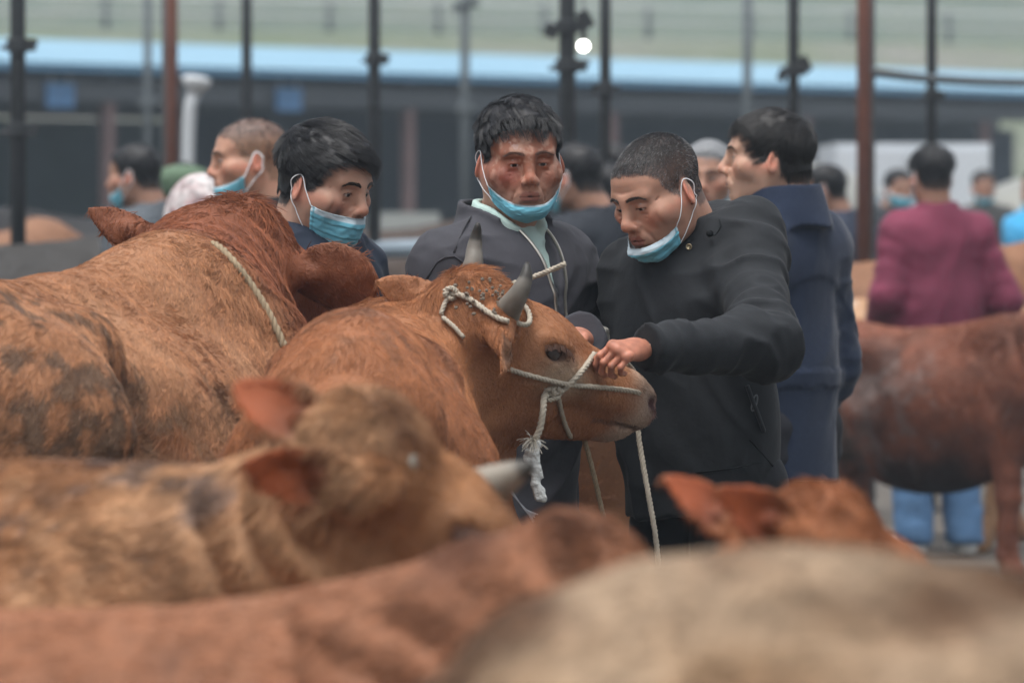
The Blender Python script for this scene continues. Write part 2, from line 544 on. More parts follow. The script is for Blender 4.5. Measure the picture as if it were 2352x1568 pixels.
def skin_colour(P, V):
    base = np.array(P.get('skin', (.40, .215, .14)))
    x, y, z = V[:, 0], V[:, 1], V[:, 2]; ax = np.abs(x)
    C = np.tile(base, (len(V), 1))
    def blend(m, c):
        nonlocal C
        m = np.clip(m, 0, 1)[:, None]; C = C * (1 - m) + np.array(c) * m
    n = fbm(V * 55 + 3, 3); n2 = fbm(V * 160, 2)
    red = base * np.array([1.08, .72, .66])
    def g(c, r): return np.exp(-(((V - np.array(c)) / np.array(r)) ** 2).sum(1))
    for s in (-1, 1):
        blend(.7 * g((s * .047, -.08, -.022), (.022, .03, .02)), red)
        blend(.8 * sstep(.072, .085, s * x) * sstep(-.05, 0, z), base * np.array([1.05, .62, .58]))
    blend(.7 * g((0, -.115, -.024), (.018, .02, .014)), red)
    blend(.25 * sstep(.45, .7, n), base * .8)
    st = P.get('stubble', .3)
    blend(st * (y < -.02) * sstep(-.040, -.056, z) * sstep(-.16, -.10, z) * (.6 + .6 * n2), base * np.array([.45, .5, .55]))
    # lips
    lip = (np.abs(z + .0597) < .0105) & (ax < .023 - np.abs(z + .0597) * .6) & (y < -.088)
    blend(lip * .75, P.get('lip', (.30, .115, .09)))
    # crease of mouth, eyelid rims
    blend(((np.abs(z + .0597) < .0018) & (ax < .023) & (y < -.08)) * .8, (.08, .03, .025))
    for s in (-1, 1):
        e = ((x - s * .031) / .0150) ** 2 + ((z - .0085 + P.get('down', 0) * .003) / (P.get('eye', .0036) + .0018)) ** 2
        blend((e < 1) * (y < -.07) * (.25 + .6 * (z > .0085 - P.get('down', 0) * .003)), (.07, .035, .03))
        blend(.35 * g((s * .031, -.09, -.004), (.014, .02, .006)), base * .62)
    if P.get('scars'):
        blend(.85 * sstep(.42, .56, n + .25 * g((-.02, -.1, .02), (.05, .05, .03))) * (y < -.03) * sstep(-.07, -.02, z), (.30, .105, .058))
        blend(.7 * g((-.045, -.08, -.015), (.025, .03, .02)), (.38, .10, .085))
        blend(.85 * sstep(.60, .68, n2) * g((-.03, -.1, .055), (.025, .03, .02)), (.58, .42, .38))
        blend(.25 * sstep(.52, .62, fbm(V * 90 + 7, 2)) * (y < -.05), (.20, .09, .06))
    if P.get('cheek_dirt'):
        blend(.75 * g((-.05, -.07, -.032), (.018, .03, .016)) * (.5 + n), (.10, .075, .07))
    h = hairline(V) + (fbm(V * 220, 2) - .5) * .012 + P.get('recede', 0)
    sc = P.get('scalp', (.03, .027, .026))
    blend(sstep(-.004, .006, h) * P.get('scalp_a', .9), sc)
    if P.get('style') == 'buzz':
        side = sstep(.095, .045, z) * sstep(-.004, .006, h)
        blend(side * P.get('side_a', .5), base * np.array(P.get('side_c', (.72, .78, .85))))
    return C

def make_head(P, parent, Rh, hp, neck_w, h):
    neck = Rh.T @ (neck_w - hp)
    S = head_sdf(P, neck)
    V, F = polygonise(S, np.minimum(S.lo, -.13), np.maximum(S.hi, .14), h)
    C = skin_colour(P, V)
    return S, V, F, C

def make_hair(P, S, V, F, Rh, hp, parent, fine):
    """a thin cap over the scalp plus real strands"""
    style = P.get('style', 'short')
    th = {'buzz': .002, 'short': .010, 'swept': .019, 'fringe': .016}[style]
    hl = hairline(V) + P.get('recede', 0)
    N = grad_n(V, F)
    up = (np.sqrt((V[:, 0] / .085) ** 2 + ((V[:, 1] - .014) / .105) ** 2 + ((V[:, 2] - .046) / .088) ** 2) < 1.12)   # not the ears
    lump = .75 + .5 * vnoise(V * 60)
    topm = .45 + .55 * sstep(.02, .10, V[:, 2])
    thick = th * sstep(-.001, .022, hl) * lump * topm
    m = (hl > -.0015) & up
    keep = m[F].all(1)
    F2 = F[keep]
    if len(F2) == 0: return
    u, inv = np.unique(F2, return_inverse=True)
    Vc = V[u] + N[u] * (thick[u] + .0006)[:, None]
    hc = np.array(P.get('hair', (.010, .010, .012)))
    gr = P.get('grey', 0)
    if style != 'buzz':
        o = link('hair', npmesh('hair', Vc @ Rh.T + hp, inv.reshape(-1, 4), np.tile(hc * .8, (len(Vc), 1))), None, M_HAIRCAP)
        wparent(o, parent); root = o
    else: root = None
    n = P.get('strands', 13000 if fine else 900)
    if style == 'buzz': n = int(n * 1.3)
    T, W = sample_tris(V, F, n, (m & up).astype(float))
    r0 = bary(V, T, W); nn = bary(N, T, W); nn /= np.linalg.norm(nn, axis=1, keepdims=True)
    hr = bary(hl, T, W)
    ln = {'buzz': .007, 'short': .022, 'swept': .055, 'fringe': .046}[style] * P.get('hlen', 1) * (.7 + .6 * RNG.random(n))
    if style in ('swept', 'fringe'): ln *= .45 + .55 * sstep(.02, .09, r0[:, 2])
    if style == 'buzz': ln *= .55 + .9 * sstep(.06, .12, r0[:, 2])
    comb = np.tile(np.array(P.get('comb', (.15, -1, -.2)), float), (n, 1))
    # grow away from the crown
    crown = np.array(P.get('crown', (-.01, .075, .105)))
    away = r0 - crown; away /= np.linalg.norm(away, axis=1, keepdims=True)
    comb = comb * P.get('combw', .6) + away
    back = sstep(.0, .05, r0[:, 1])[:, None] * sstep(.09, .03, r0[:, 2])[:, None]
    comb = comb * (1 - back) + np.array([0, .2, -1]) * back
    cl = np.stack([vnoise(r0 * 75 + 31 * i) - .5 for i in range(3)], 1) * P.get('clump', .9)
    comb = comb + cl + RNG.normal(0, .10, (n, 3))
    comb -= nn * (comb * nn).sum(1, keepdims=True)
    comb /= np.linalg.norm(comb, axis=1, keepdims=True) + 1e-6
    mseg = 6 if style in ('swept', 'fringe') else 3
    pts = np.zeros((n, mseg, 3))
    base = r0 + nn * (bary(thick, T, W) * (.4 + .6 * RNG.random(n)))[:, None]
    pts[:, 0] = r0 if style == 'buzz' else base
    rj = RNG.random(n)
    cc = np.array([0, .012, .04])
    lift0 = {'buzz': .75, 'short': .30, 'swept': .16, 'fringe': .30}[style]
    for i in range(1, mseg):
        t = i / (mseg - 1)
        d = comb * (1 - lift0 * (1 - t) ** 1.5) + nn * lift0 * (1 - t) ** 1.5
        if style == 'fringe': d = d + np.array([0, 0, -.5]) * t * sstep(-.03, -.07, r0[:, 1])[:, None]
        d /= np.linalg.norm(d, axis=1, keepdims=True)
        q = pts[:, i - 1] + d * (ln / (mseg - 1))[:, None]
        # stay outside the skull
        a = np.array([.079 * P.get('w', 1), .099, .082])
        e = np.sqrt((((q - np.array([0, .014, .046])) / a) ** 2).sum(1))
        push = np.maximum(1.02 + (.06 * rj + (.15 if style == 'swept' else .10) * (style in ('swept', 'fringe')) * sstep(.03, .09, q[:, 2]) * (1 - .6 * t * sstep(-.02, -.08, q[:, 1]))) * (style != 'buzz') - e, 0)
        q = q + (q - cc) * push[:, None]
        pts[:, i] = q
    if style in ('swept', 'fringe', 'short'):      # damp locks: strands of a lock draw together at the tips
        nc = P.get('locks', 300); ci = RNG.choice(n, nc, replace=False)
        dd = ((r0[:, None] - r0[ci][None]) ** 2).sum(2); own = ci[dd.argmin(1)]
        lk = P.get('lock', {'swept': .45, 'fringe': .6, 'short': .3}[style])
        for i in range(1, mseg):
            f_ = lk * (i / (mseg - 1)) ** 1.2
            pts[:, i] = pts[:, i] * (1 - f_) + (pts[own, i] + (r0 - r0[own]) * .25) * f_
    g = RNG.random(n)
    colr = np.tile(hc, (n, 1)) * (.6 + .9 * g[:, None])
    gm = RNG.random(n) < gr * (.4 + .9 * sstep(.09, .03, r0[:, 2]))
    colr[gm] = np.array([.30, .30, .30]) * (.6 + .6 * RNG.random((gm.sum(), 1)))
    rad = (.00027 if fine else .0011) * np.linspace(1, .45, mseg)[None] * (1.0 if style != 'buzz' else .8)
    o = strands('hair' if root is None else 'hair_strands', pts @ Rh.T + hp, rad, colr, M_HAIR, None)
    wparent(o, parent) if root is None else wparent_sub(o, root)
    return o

def wparent_sub(o, p):
    o.parent = p      # parts carry world coordinates with the thing's offset already undone
    return o

def make_brows(P, S, Rh, hp, parent, fine):
    n = 190 if fine else 60
    pts = np.zeros((2 * n, 3, 3)); k = 0
    for s in (-1, 1):
        for i in range(n):
            t = random.random()
            x = .010 + .040 * t
            z = .0285 + .0055 * math.sin(min(t * 1.35, 1) * math.pi * .62) - .006 * max(0, t - .7) / .3 + random.uniform(-.0035, .0035) * (1 - .5 * t) + P.get('brow_dz', 0)
            y = -.098 + .55 * x * x / .05
            p = V3(s * x, y - .03, z)
            pts[k, 0] = p
            d = nrm(V3(s * (.6 + .5 * t), .1, .55 - .9 * t + random.uniform(-.2, .2)))
            pts[k, 1] = p + d * .0035; pts[k, 2] = p + d * .008; k += 1
    # drop the roots on to the skin
    r = pts[:, 0].copy()
    for _ in range(14):
        r[:, 1] += np.maximum(S(r), 0) * .9
    sh = r - pts[:, 0]
    pts += sh[:, None]
    for j in (1, 2):
        q = pts[:, j]
        d = S(q); q[:, 1] -= np.maximum(.0012 - d, 0) * 1.3
    o = strands('eyebrow', pts @ Rh.T + hp, (.00034 if fine else .0009) * np.array([1, .9, .4])[None] * P.get('brow_r', 1), np.tile(np.array(P.get('brow', (.02, .017, .015))), (2 * n, 1)), M_HAIR, None)
    return wparent(o, parent)

def make_eyes(P, Rh, hp, parent):
    gz = nrm(P.get('gaze', (0, -1, -.25)))
    for s in (-1, 1):
        c = V3(s * .031, -.0785, .0095)
        n = 18; V = []; F = []
        for i in range(n + 1):
            for j in range(2 * n):
                a = math.pi * i / n; b = math.pi * j / n
                V.append((math.sin(a) * math.cos(b), math.sin(a) * math.sin(b), math.cos(a)))
        for i in range(n):
            for j in range(2 * n):
                F.append((i * 2 * n + j, (i + 1) * 2 * n + j, (i + 1) * 2 * n + (j + 1) % (2 * n), i * 2 * n + (j + 1) % (2 * n)))
        V = np.array(V); d = V @ gz
        C = np.where((d > .90)[:, None], (.015, .010, .008), (.42, .36, .33))
        o = link('eye', npmesh('eye', (V * .0129 + c) @ Rh.T + hp, np.array(F), C), None, M_EYE)
        wparent(o, parent)

def make_mask(P, S, Rh, hp, parent, fine):
    """pleated mask pulled down: grid wrapped round the lower face"""
    mk = P['mask']
    zt, zb = mk.get('top', -.068), mk.get('bot', -.125)
    nu, nv = (61, 40) if fine else (21, 9)
    th = np.linspace(-1, 1, nu) * math.radians(mk.get('ang', 78)) + math.radians(mk.get('skew', 0))
    vv = np.linspace(0, 1, nv)
    TH, VV = np.meshgrid(th, vv, indexing='ij')
    q = np.abs(np.linspace(-1, 1, nu))[:, None]
    side = mk.get('side', .028)          # how far the sides rise towards the ears
    Z = (zt + side * q ** 2.2) * (1 - VV) + (zb + (side * 1.25) * q ** 1.6) * VV + mk.get('tilt', 0) * np.sin(TH)
    D = np.stack([np.sin(TH), -np.cos(TH), np.zeros_like(TH)], -1)
    O = np.stack([np.zeros_like(Z), np.full_like(Z, -.012), Z], -1)
    r = np.full(Z.shape, .16)
    for _ in range(26):
        p = (O + D * r[..., None]).reshape(-1, 3)
        r = r - np.clip(S(p).reshape(Z.shape), -.01, .03) * .85
        r = np.clip(r, .045, .16)
    # the cloth spans hollows: hull in v, then smooth
    for i in range(nu):
        z = Z[i]; rr = r[i].copy()
        for a in range(nv):
            for b in range(a + 2, nv):
                t = (np.arange(a, b + 1) - a) / (b - a)
                rr[a:b + 1] = np.maximum(rr[a:b + 1], r[i, a] * (1 - t) + r[i, b] * t)
        rm = rr.max(); im = rr.argmax()
        for b in range(im, nv):
            rr[b] = max(rr[b], rm - 1.1 * (z[im] - z[b]) ** 1.35 * 4.2)
        r[i] = rr
    for _ in range(4):
        r[1:-1] = (r[:-2] + 2 * r[1:-1] + r[2:]) / 4
        r[:, 1:-1] = (r[:, :-2] + 2 * r[:, 1:-1] + r[:, 2:]) / 4
    pleat = np.abs(((VV * mk.get('pleats', 3.4)) % 1) - .35)
    cr = fbm(np.stack([TH * 4, VV * 3, np.zeros_like(TH)], -1).reshape(-1, 3), 3).reshape(Z.shape)
    cr2 = fbm(np.stack([TH * 9 + VV * 4, VV * 7, TH * 0 + 3], -1).reshape(-1, 3), 2).reshape(Z.shape)
    saw = ((VV * mk.get('pleats', 3.4) + .15 * (cr - .5)) % 1)
    r = r + .0040 + .0038 * saw * (1 - .5 * q ** 2) + mk.get('crumple', .006) * (cr - .5) + .005 * np.abs(cr2 - .5)
    if mk.get('bulge'): r = r + mk['bulge'] * np.exp(-((VV - .25) / .3) ** 2) * (1 - q ** 2)
    p = O + D * r[..., None]
    pin = p - D * .0012
    V = np.concatenate([p.reshape(-1, 3), pin.reshape(-1, 3)])
    F = []
    def I(i, j, k): return k * nu * nv + i * nv + j
    for i in range(nu - 1):
        for j in range(nv - 1):
            F.append((I(i, j, 0), I(i, j + 1, 0), I(i + 1, j + 1, 0), I(i + 1, j, 0)))
            F.append((I(i, j, 1), I(i + 1, j, 1), I(i + 1, j + 1, 1), I(i, j + 1, 1)))
    for i in range(nu - 1):
        F.append((I(i, 0, 0), I(i + 1, 0, 0), I(i + 1, 0, 1), I(i, 0, 1)))
        F.append((I(i, nv - 1, 1), I(i + 1, nv - 1, 1), I(i + 1, nv - 1, 0), I(i, nv - 1, 0)))
    for j in range(nv - 1):
        F.append((I(0, j, 1), I(0, j + 1, 1), I(0, j + 1, 0), I(0, j, 0)))
        F.append((I(nu - 1, j, 0), I(nu - 1, j + 1, 0), I(nu - 1, j + 1, 1), I(nu - 1, j, 1)))
    blue = np.array([.17, .50, .63]); pale = np.array([.55, .68, .74])
    wht = (VV < mk.get('white', .07))
    C = np.where(wht[..., None], pale, blue * (.86 + .28 * cr[..., None]))
    ed = (np.abs(q * np.ones_like(VV) - .93) < .03)
    C = np.where(ed[..., None], blue * .75, C)
    C2 = np.tile(pale * .95, (nu * nv, 1))
    o = link('face_mask', npmesh('face_mask', V @ Rh.T + hp, np.array(F), np.concatenate([C.reshape(-1, 3), C2])), None, M_MASK)
    wparent(o, parent)
    w = P.get('w', 1.0)
    for s, i in ((1, nu - 1), (-1, 0)):
        e = V3(s * .0815 * w, .004, .0)
        top = V3(s * .083 * w, .006, .029); bk = V3(s * .0885 * w, .027, .012); lob = V3(s * .080 * w, .016, -.022)
        a = p[i, 1]; b = p[i, nv - 2]
        m1 = (a + top) / 2 + V3(s * .003, -.001, 0); m2 = (b + lob) / 2 + V3(s * .003, 0, -.001)
        pts = np.array([a, m1, top, bk, lob, m2, b])
        # keep the strap off the cheek
        P2 = smooth_path(pts, .004)
        for _ in range(4):
            d = S(P2); 
            e_ = .001
            g = np.stack([S(P2 + np.eye(3)[k] * e_) - d for k in range(3)], 1) / e_
            P2 = P2 + g * np.maximum(.0022 - d, 0)[:, None]
        mb = MB().tube(P2, .0011 if fine else .002, 6)
        mb.v = [tuple(Rh @ np.array(v) + hp) for v in mb.v]
        st = mb.build('ear_loop', M_STRAP, None, True); wparent_sub(st, o)
    return o

def hand_sdf(S, wr, d, n, side, curl=.6, spread=.1, sc=1.0, thumb=None, k=.004):
    """fingers grow from the palm: wr wrist, d towards knuckles, n back of hand, side towards the thumb"""
    d = nrm(d); n = nrm(n - d * (n @ d)); t = np.cross(n, d)
    t = t if t @ side > 0 else -t
    L = lambda a, b, c: wr + sc * (a * d + b * t + c * n)
    S.cap(L(-.05, 0, 0), L(.01, 0, 0), .027 * sc, .026 * sc, .01, sq=(n, 1.25))
    S.cap(L(.01, .012, 0), L(.085, .026, .004), .020 * sc, .0145 * sc, .02, sq=(n, 1.1))
    S.cap(L(.01, -.010, 0), L(.082, -.026, .0), .020 * sc, .0135 * sc, .02, sq=(n, 1.1))
    S.cap(L(.02, 0, 0), L(.088, .004, .005), .020 * sc, .0150 * sc, .02, sq=(n, 1.1))
    lens = [(.030, .044, .026, .021), (.010, .048, .031, .023), (-.010, .045, .029, .022), (-.029, .035, .021, .019)]
    for i, (o, a, b, c) in enumerate(lens):
        p = L(.086 - .004 * abs(i - 1), o, .003)
        S.ell(p + n * .004 * sc, .0098 * sc, .006)
        ang = 0; cu = curl[i] if hasattr(curl, '__len__') else curl
        r = .0092 - .0008 * (i == 3)
        for q, ll in enumerate((a, b, c)):
            ang += cu * (1.15, 1.45, .95)[q]
            dd = math.cos(ang) * d - math.sin(ang) * n + t * spread * (1.5 - i) * (.4 if q == 0 else 0)
            p2 = p + sc * ll * nrm(dd)
            S.cap(p, p2, r * sc, (r - .0008) * sc, k)
            p = p2; r -= .0006
    th = thumb if thumb is not None else (.75, .55, -.35)
    b0 = L(.022, .022, -.008)
    d1 = nrm(th[0] * d + th[1] * t + th[2] * n); p1 = b0 + d1 * .040 * sc
    d2 = nrm(d1 + .45 * d * 1 - .25 * t - .3 * n); p2 = p1 + d2 * .032 * sc
    d3 = nrm(d2 + .3 * d - .35 * t); p3 = p2 + d3 * .024 * sc
    S.cap(b0, p1, .0165 * sc, .0120 * sc, .012); S.cap(p1, p2, .0112 * sc, .0100 * sc, .005); S.cap(p2, p3, .0100 * sc, .0080 * sc, .004)
    return S

def wrinkle(a, b, R, freq, amp, ax=None, st=.25, seed=0):
    """cloth folds across the limb a-b: ridged noise squeezed along the limb"""
    a = np.asarray(a, f32); b = np.asarray(b, f32); v = nrm(b - a) if ax is None else nrm(ax)
    v = v.astype(f32)
    def f(p):
        q = p - a; ba = b - a
        t = np.clip((q @ ba) / max(float(ba @ ba), 1e-9), 0, 1)
        dist = np.sqrt(((q - t[:, None] * ba) ** 2).sum(1))
        m = np.clip(1 - (dist - R * .55) / (R * .45), 0, 1)
        ii = np.nonzero(m > 0)[0]
        out = np.zeros(len(p), f32)
        if len(ii) == 0: return out
        s = q[ii] @ v
        qq = q[ii] * (freq * st) + np.outer(s * freq * (1 - st), v) + seed * 3.7
        wv = vnoise(qq + .9 * vnoise(qq * .8 + 5)[:, None]) * .7 + .3 * vnoise(qq * 2.1 + 9)
        rg = np.clip(1.0 - 3.6 * np.abs(wv - .5), -.4, 1)
        out[ii] = -amp * m[ii] * np.sign(rg) * np.abs(rg) ** 1.4
        return out
    return f

def collar_fn(c, ax, r0, r1, h0, h1, th=.006, front=None, gap=0, sqx=1.0, drop=0):
    """a stand-up collar: a ring of cloth round the neck, open in front"""
    c = np.asarray(c, f32); ax = nrm(ax).astype(f32)
    fr = None if front is None else nrm(front - ax * (front @ ax)).astype(f32)
    def f(p):
        q = p - c; z = q @ ax; rad = q - np.outer(z, ax); r = np.sqrt((rad * rad).sum(1)) + 1e-6
        if fr is not None:
            ca = (rad @ fr) / r
            r = r / (1 + .16 * np.maximum(ca, 0) ** 2)
            zz = z + drop * np.maximum(ca, 0) ** 2
        else: ca = -1 + 0 * r; zz = z
        t = (z - h0) / (h1 - h0)
        d = np.abs(r - (r0 + (r1 - r0) * t)) - th
        d = np.maximum(d, np.maximum(h0 - z, zz - h1))
        if gap: d = np.maximum(d, (ca - math.cos(gap)) * .08)
        return d
    return f

def person(key, base, yaw, label, hp, hrot, joints, jacket, trousers, P, fine=False, hem=.80, group=None, hands=('l', 'r'),
           height=1.70, lean=(0, 0), extra_jacket=None, shoes=None, cat='person', body_w=1.0, hand_kw=None, jmat=None, collar=None, jh=None):
    """base ground point, yaw of the body (0 faces the lens), hp/hrot head place and (yaw,pitch,roll), joints in body space"""
    if not want(key): return None
    base = np.asarray(base, float); Rb = rotz(yaw)
    E = empty('person', base, label, cat, group)
    W = lambda p: base + Rb @ np.asarray(p, float)
    Lc = lambda p: Rb.T @ (np.asarray(p, float) - base)
    k = height / 1.70
    lx, ly = lean
    shz = P.get('shz', 1.372) * k
    J = dict(shl=V3(.165 * body_w + lx, ly + .01, shz), shr=V3(-.165 * body_w + lx, ly + .01, shz), ell=V3(.225 + lx, ly + .03, 1.12 * k), elr=V3(-.225 + lx, ly + .03, 1.12 * k),
             wrl=V3(.225 + lx, ly - .06, .88 * k), wrr=V3(-.225 + lx, ly - .06, .88 * k))
    J.update({a: np.asarray(b, float) for a, b in (joints or {}).items()})
    nb = V3(lx, ly + .015, 1.455 * k)
    Rh = rotz(hrot[0]) @ rotx(hrot[1]) @ roty(hrot[2])
    hp = np.asarray(hp, float)
    neckw = W(nb + V3(0, 0, -.03))
    # --- body: head, neck, hidden trunk and limbs, hands
    h = .0027 if fine else P.get('h', .006)
    S, V, F, C = make_head(P, E, Rh, hp, neckw, h)
    Vw = V @ Rh.T + hp
    Vs, Fs, Cs = [Vw], [F], [C]
    B = SDF()
    B.cap(V3(0, .02, .93 * k), V3(lx, ly, 1.30 * k), .125, .135, .05, sq=((0, 1, 0), 1.25))
    B.cap(J['shl'], J['shr'], .05, .05, .06)
    for s in 'lr':
        B.cap(J['sh' + s], J['el' + s], .045, .038, .03); B.cap(J['el' + s], J['wr' + s], .038, .026, .02)
    sx = 1
    legs = {}
    for s, x in (('l', .095), ('r', -.095)):
        hip = V3(x, .02, .90 * k); kn = V3(x * 1.15, -.01, .48 * k); an = V3(x * 1.25, .04, .09)
        legs[s] = (hip, kn, an)
        B.cap(hip, kn, .085, .055, .03); B.cap(kn, an, .055, .04, .03)
    v, f = polygonise(B, B.lo, B.hi, .028, 0)
    Vs.append(v @ Rb.T + base); Fs.append(f); Cs.append(np.tile(np.array(P.get('skin', (.40, .215, .14))), (len(v), 1)))
    for s in hands:
        H = SDF(); kw = dict(curl=.35, spread=.12)
        kw.update((hand_kw or {}).get(s, {}))
        wr = J['wr' + s]; d = nrm(kw.pop('d', wr - J['el' + s])); n_ = np.asarray(kw.pop('n', V3(1 if s == 'l' else -1, -.1, .2)), float)
        sd_ = np.asarray(kw.pop('side', V3(0, -1, 0)), float)
        hand_sdf(H, wr + d * .01, d, n_, sd_, **kw)
        v, f = polygonise(H, H.lo, H.hi, .0026 if fine else .006)
        c = np.tile(np.array(P.get('skin', (.40, .215, .14))) * np.array([.84, .62, .56]), (len(v), 1)) * (.6 + .8 * fbm(v * 75, 3)[:, None])
        Vs.append(v @ Rb.T + base); Fs.append(f); Cs.append(c)
    off = 0; FF = []
    for v, f in zip(Vs, Fs):
        FF.append(f + off); off += len(v)
    o = link('body', npmesh('body', np.concatenate(Vs), np.concatenate(FF), np.concatenate(Cs)), None, M_SKIN); wparent(o, E)
    if P.get('style') and not P.get('nohair'): make_hair(P, S, V, F, Rh, hp, E, fine)
    if not P.get('noface'):
        make_brows(P, S, Rh, hp, E, fine); make_eyes(P, Rh, hp, E)
    if P.get('mask'): make_mask(P, S, Rh, hp, E, fine)
    # --- jacket
    jh = jh or (.0066 if fine else .015)
    K = SDF(); bw = body_w
    hz = hem * k
    top = V3(lx, ly, 1.30 * k); mid = V3(lx * .5, ly * .5, 1.08 * k)
    K.cap(V3(0, .01, hz - .16), mid, .185 * bw, .178 * bw, .05, sq=((0, 1, 0), 1.28))
    K.cap(mid, top, .178 * bw, .182 * bw, .06, sq=((0, 1, 0), 1.32))
    K.cap(J['shl'] + V3(-.03, 0, -.02), J['shr'] + V3(.03, 0, -.02), .078, .078, .08)
    for s in 'lr':
        K.cap(nb + V3(0, .02, -.025), J['sh' + s], .064, .060, .05)
    K.fn(lambda p, hz=hz: hz - p[:, 2], 0.006, 'i')
    for s in 'lr':
        sh, el, wr = J['sh' + s], J['el' + s], J['wr' + s]
        m = P.get('sleeve', 1.0)
        K.cap(sh, el, .076 * m, .064 * m, .045)
        K.cap(el, wr + nrm(wr - el) * .05, .063 * m, .048 * m, .03, cut=(wr - nrm(wr - el) * .01, nrm(wr - el)))
    if extra_jacket: extra_jacket(K, J, nb, k)
    amp = P.get('fold', 1.0)
    for s in 'lr':
        sh, el, wr = J['sh' + s], J['el' + s], J['wr' + s]
        K.fn(wrinkle(sh, el, .17, 17, .0115 * amp, st=.40, seed=1 + (s == 'l')), 0, 'd')
        K.fn(wrinkle(el, wr, .13, 19, .0095 * amp, st=.40, seed=4 + (s == 'l')), 0, 'd')
        e2 = nrm(nrm(sh - el) + nrm(wr - el))
        K.fn(wrinkle(el + e2 * .05, el - e2 * .02, .12, 22, .009 * amp, ax=nrm(wr - sh), st=.4, seed=8), 0, 'd')
    K.fn(wrinkle(V3(0, 0, hz), V3(lx, ly, 1.3 * k), .34, 11, .013 * amp, ax=P.get('drape', V3(.8, .4, .45)), st=.36, seed=P.get('seed', 2)), 0, 'd')
    K.fn(collar_fn(nb + V3(0, .012, -.03), V3(0, -.18, 1), *(collar or (.088, .082, .0, .075)), front=V3(0, -1, 0), gap=P.get('cgap', .35), drop=P.get('cdrop', .02)), .012, 'u', lo=nb - .11, hi=nb + .13)
    v, f = polygonise(K, K.lo, K.hi, jh)
    o = link('jacket', npmesh('jacket', v @ Rb.T + base, f), None, jmat or cloth('cloth_' + key, jacket)); wparent(o, E); jk = o
    # --- trousers and shoes
    Q = SDF()
    for s in 'lr':
        hip, kn, an = legs[s]
        Q.cap(hip + V3(0, -.01, .03), kn, .102, .085, .05); Q.cap(kn, an + V3(0, 0, -.03), .085, .075, .03)
        Q.fn(wrinkle(kn, an, .14, 15, .016, st=.35, seed=3), 0, 'd')
        Q.fn(wrinkle(hip, kn, .16, 12, .012, st=.35, seed=5), 0, 'd')
    Q.fn(lambda p: .055 - p[:, 2], .004, 'i')
    v, f = polygonise(Q, Q.lo, Q.hi, .012 if fine else .02, 0)
    o = link('trousers', npmesh('trousers', v @ Rb.T + base, f), None, cloth('trouser_' + key, trousers)); wparent(o, E)
    for s in 'lr':
        a = legs[s][2]
        X = SDF(); tx = V3(.15 if s == 'l' else -.15, -1, 0)
        X.cap(V3(a[0], a[1] + .02, .045), V3(a[0], a[1], .045) + tx * .16, .046, .040, .02, sq=((0, 0, 1), 1.1)); X.cap(V3(a[0], a[1], .06), V3(a[0], a[1], .10), .045, .045, .03)
        X.fn(lambda p: .004 - p[:, 2], .003, 'i')
        v, f = polygonise(X, X.lo, X.hi, .01, 0)
        o = link('shoe', npmesh('shoe', v @ Rb.T + base, f), None, mat('shoe_' + str(shoes or 'dark'), shoes or (.03, .028, .028), rough=.5)); wparent(o, E)
    return dict(E=E, J=J, W=W, S=S, Rh=Rh, hp=hp, Rb=Rb, base=base, jacket=jk, K=K, nb=nb)
# ------------------------------------------------------------------ cattle
M_HIDE = mat('cow_hide', rough=.62, spec=.25, attr=True, noise=[(14, .35, .72), (120, .35, .72)], bump=[(160, .5, .006)])
M_FUR = mat('cow_fur', rough=.55, spec=.16, attr=True)
M_HORN = mat('horn', rough=.48, spec=.35, attr=True, noise=[(22, .6, .6), (90, .4, .72)], bump=[(120, .3, .002)])
M_COWEYE = mat('cow_eye', (.035, .018, .014), rough=.05, spec=.8)
M_HOOF = mat('hoof', (.03, .026, .022), rough=.6)

def ear_fn(b, e, n, L, Wd, th, cup=.5):
    b = np.asarray(b, f32); e = nrm(e); n = nrm(n - e * (n @ e)); v_ = np.cross(n, e)
    M = np.stack([e, v_, n], 1).astype(f32)
    def f(p):
        q = (p - b) @ M
        u, v, w_ = q[:, 0], q[:, 1], q[:, 2]
        t = np.clip(u / L, 0, 1)
        wd = Wd * (1.62 * (t + .05) ** .58 * np.maximum(1.001 - t, 0) ** .50 if Wd > .068 else 1.75 * (t + .05) ** .55 * np.maximum(1.001 - t, 0) ** .78)
        w0 = cup * v * v / Wd * (1 - .45 * t) - .10 * u * t
        d1 = np.abs(w_ - w0) - th * (1.25 - .5 * t)
        d2 = np.abs(v) - wd
        d = smax(d1, d2, .012)
        return np.maximum(d, np.maximum(u - L, -.03 - u))
    return f, b - L - .03, b + L + .03

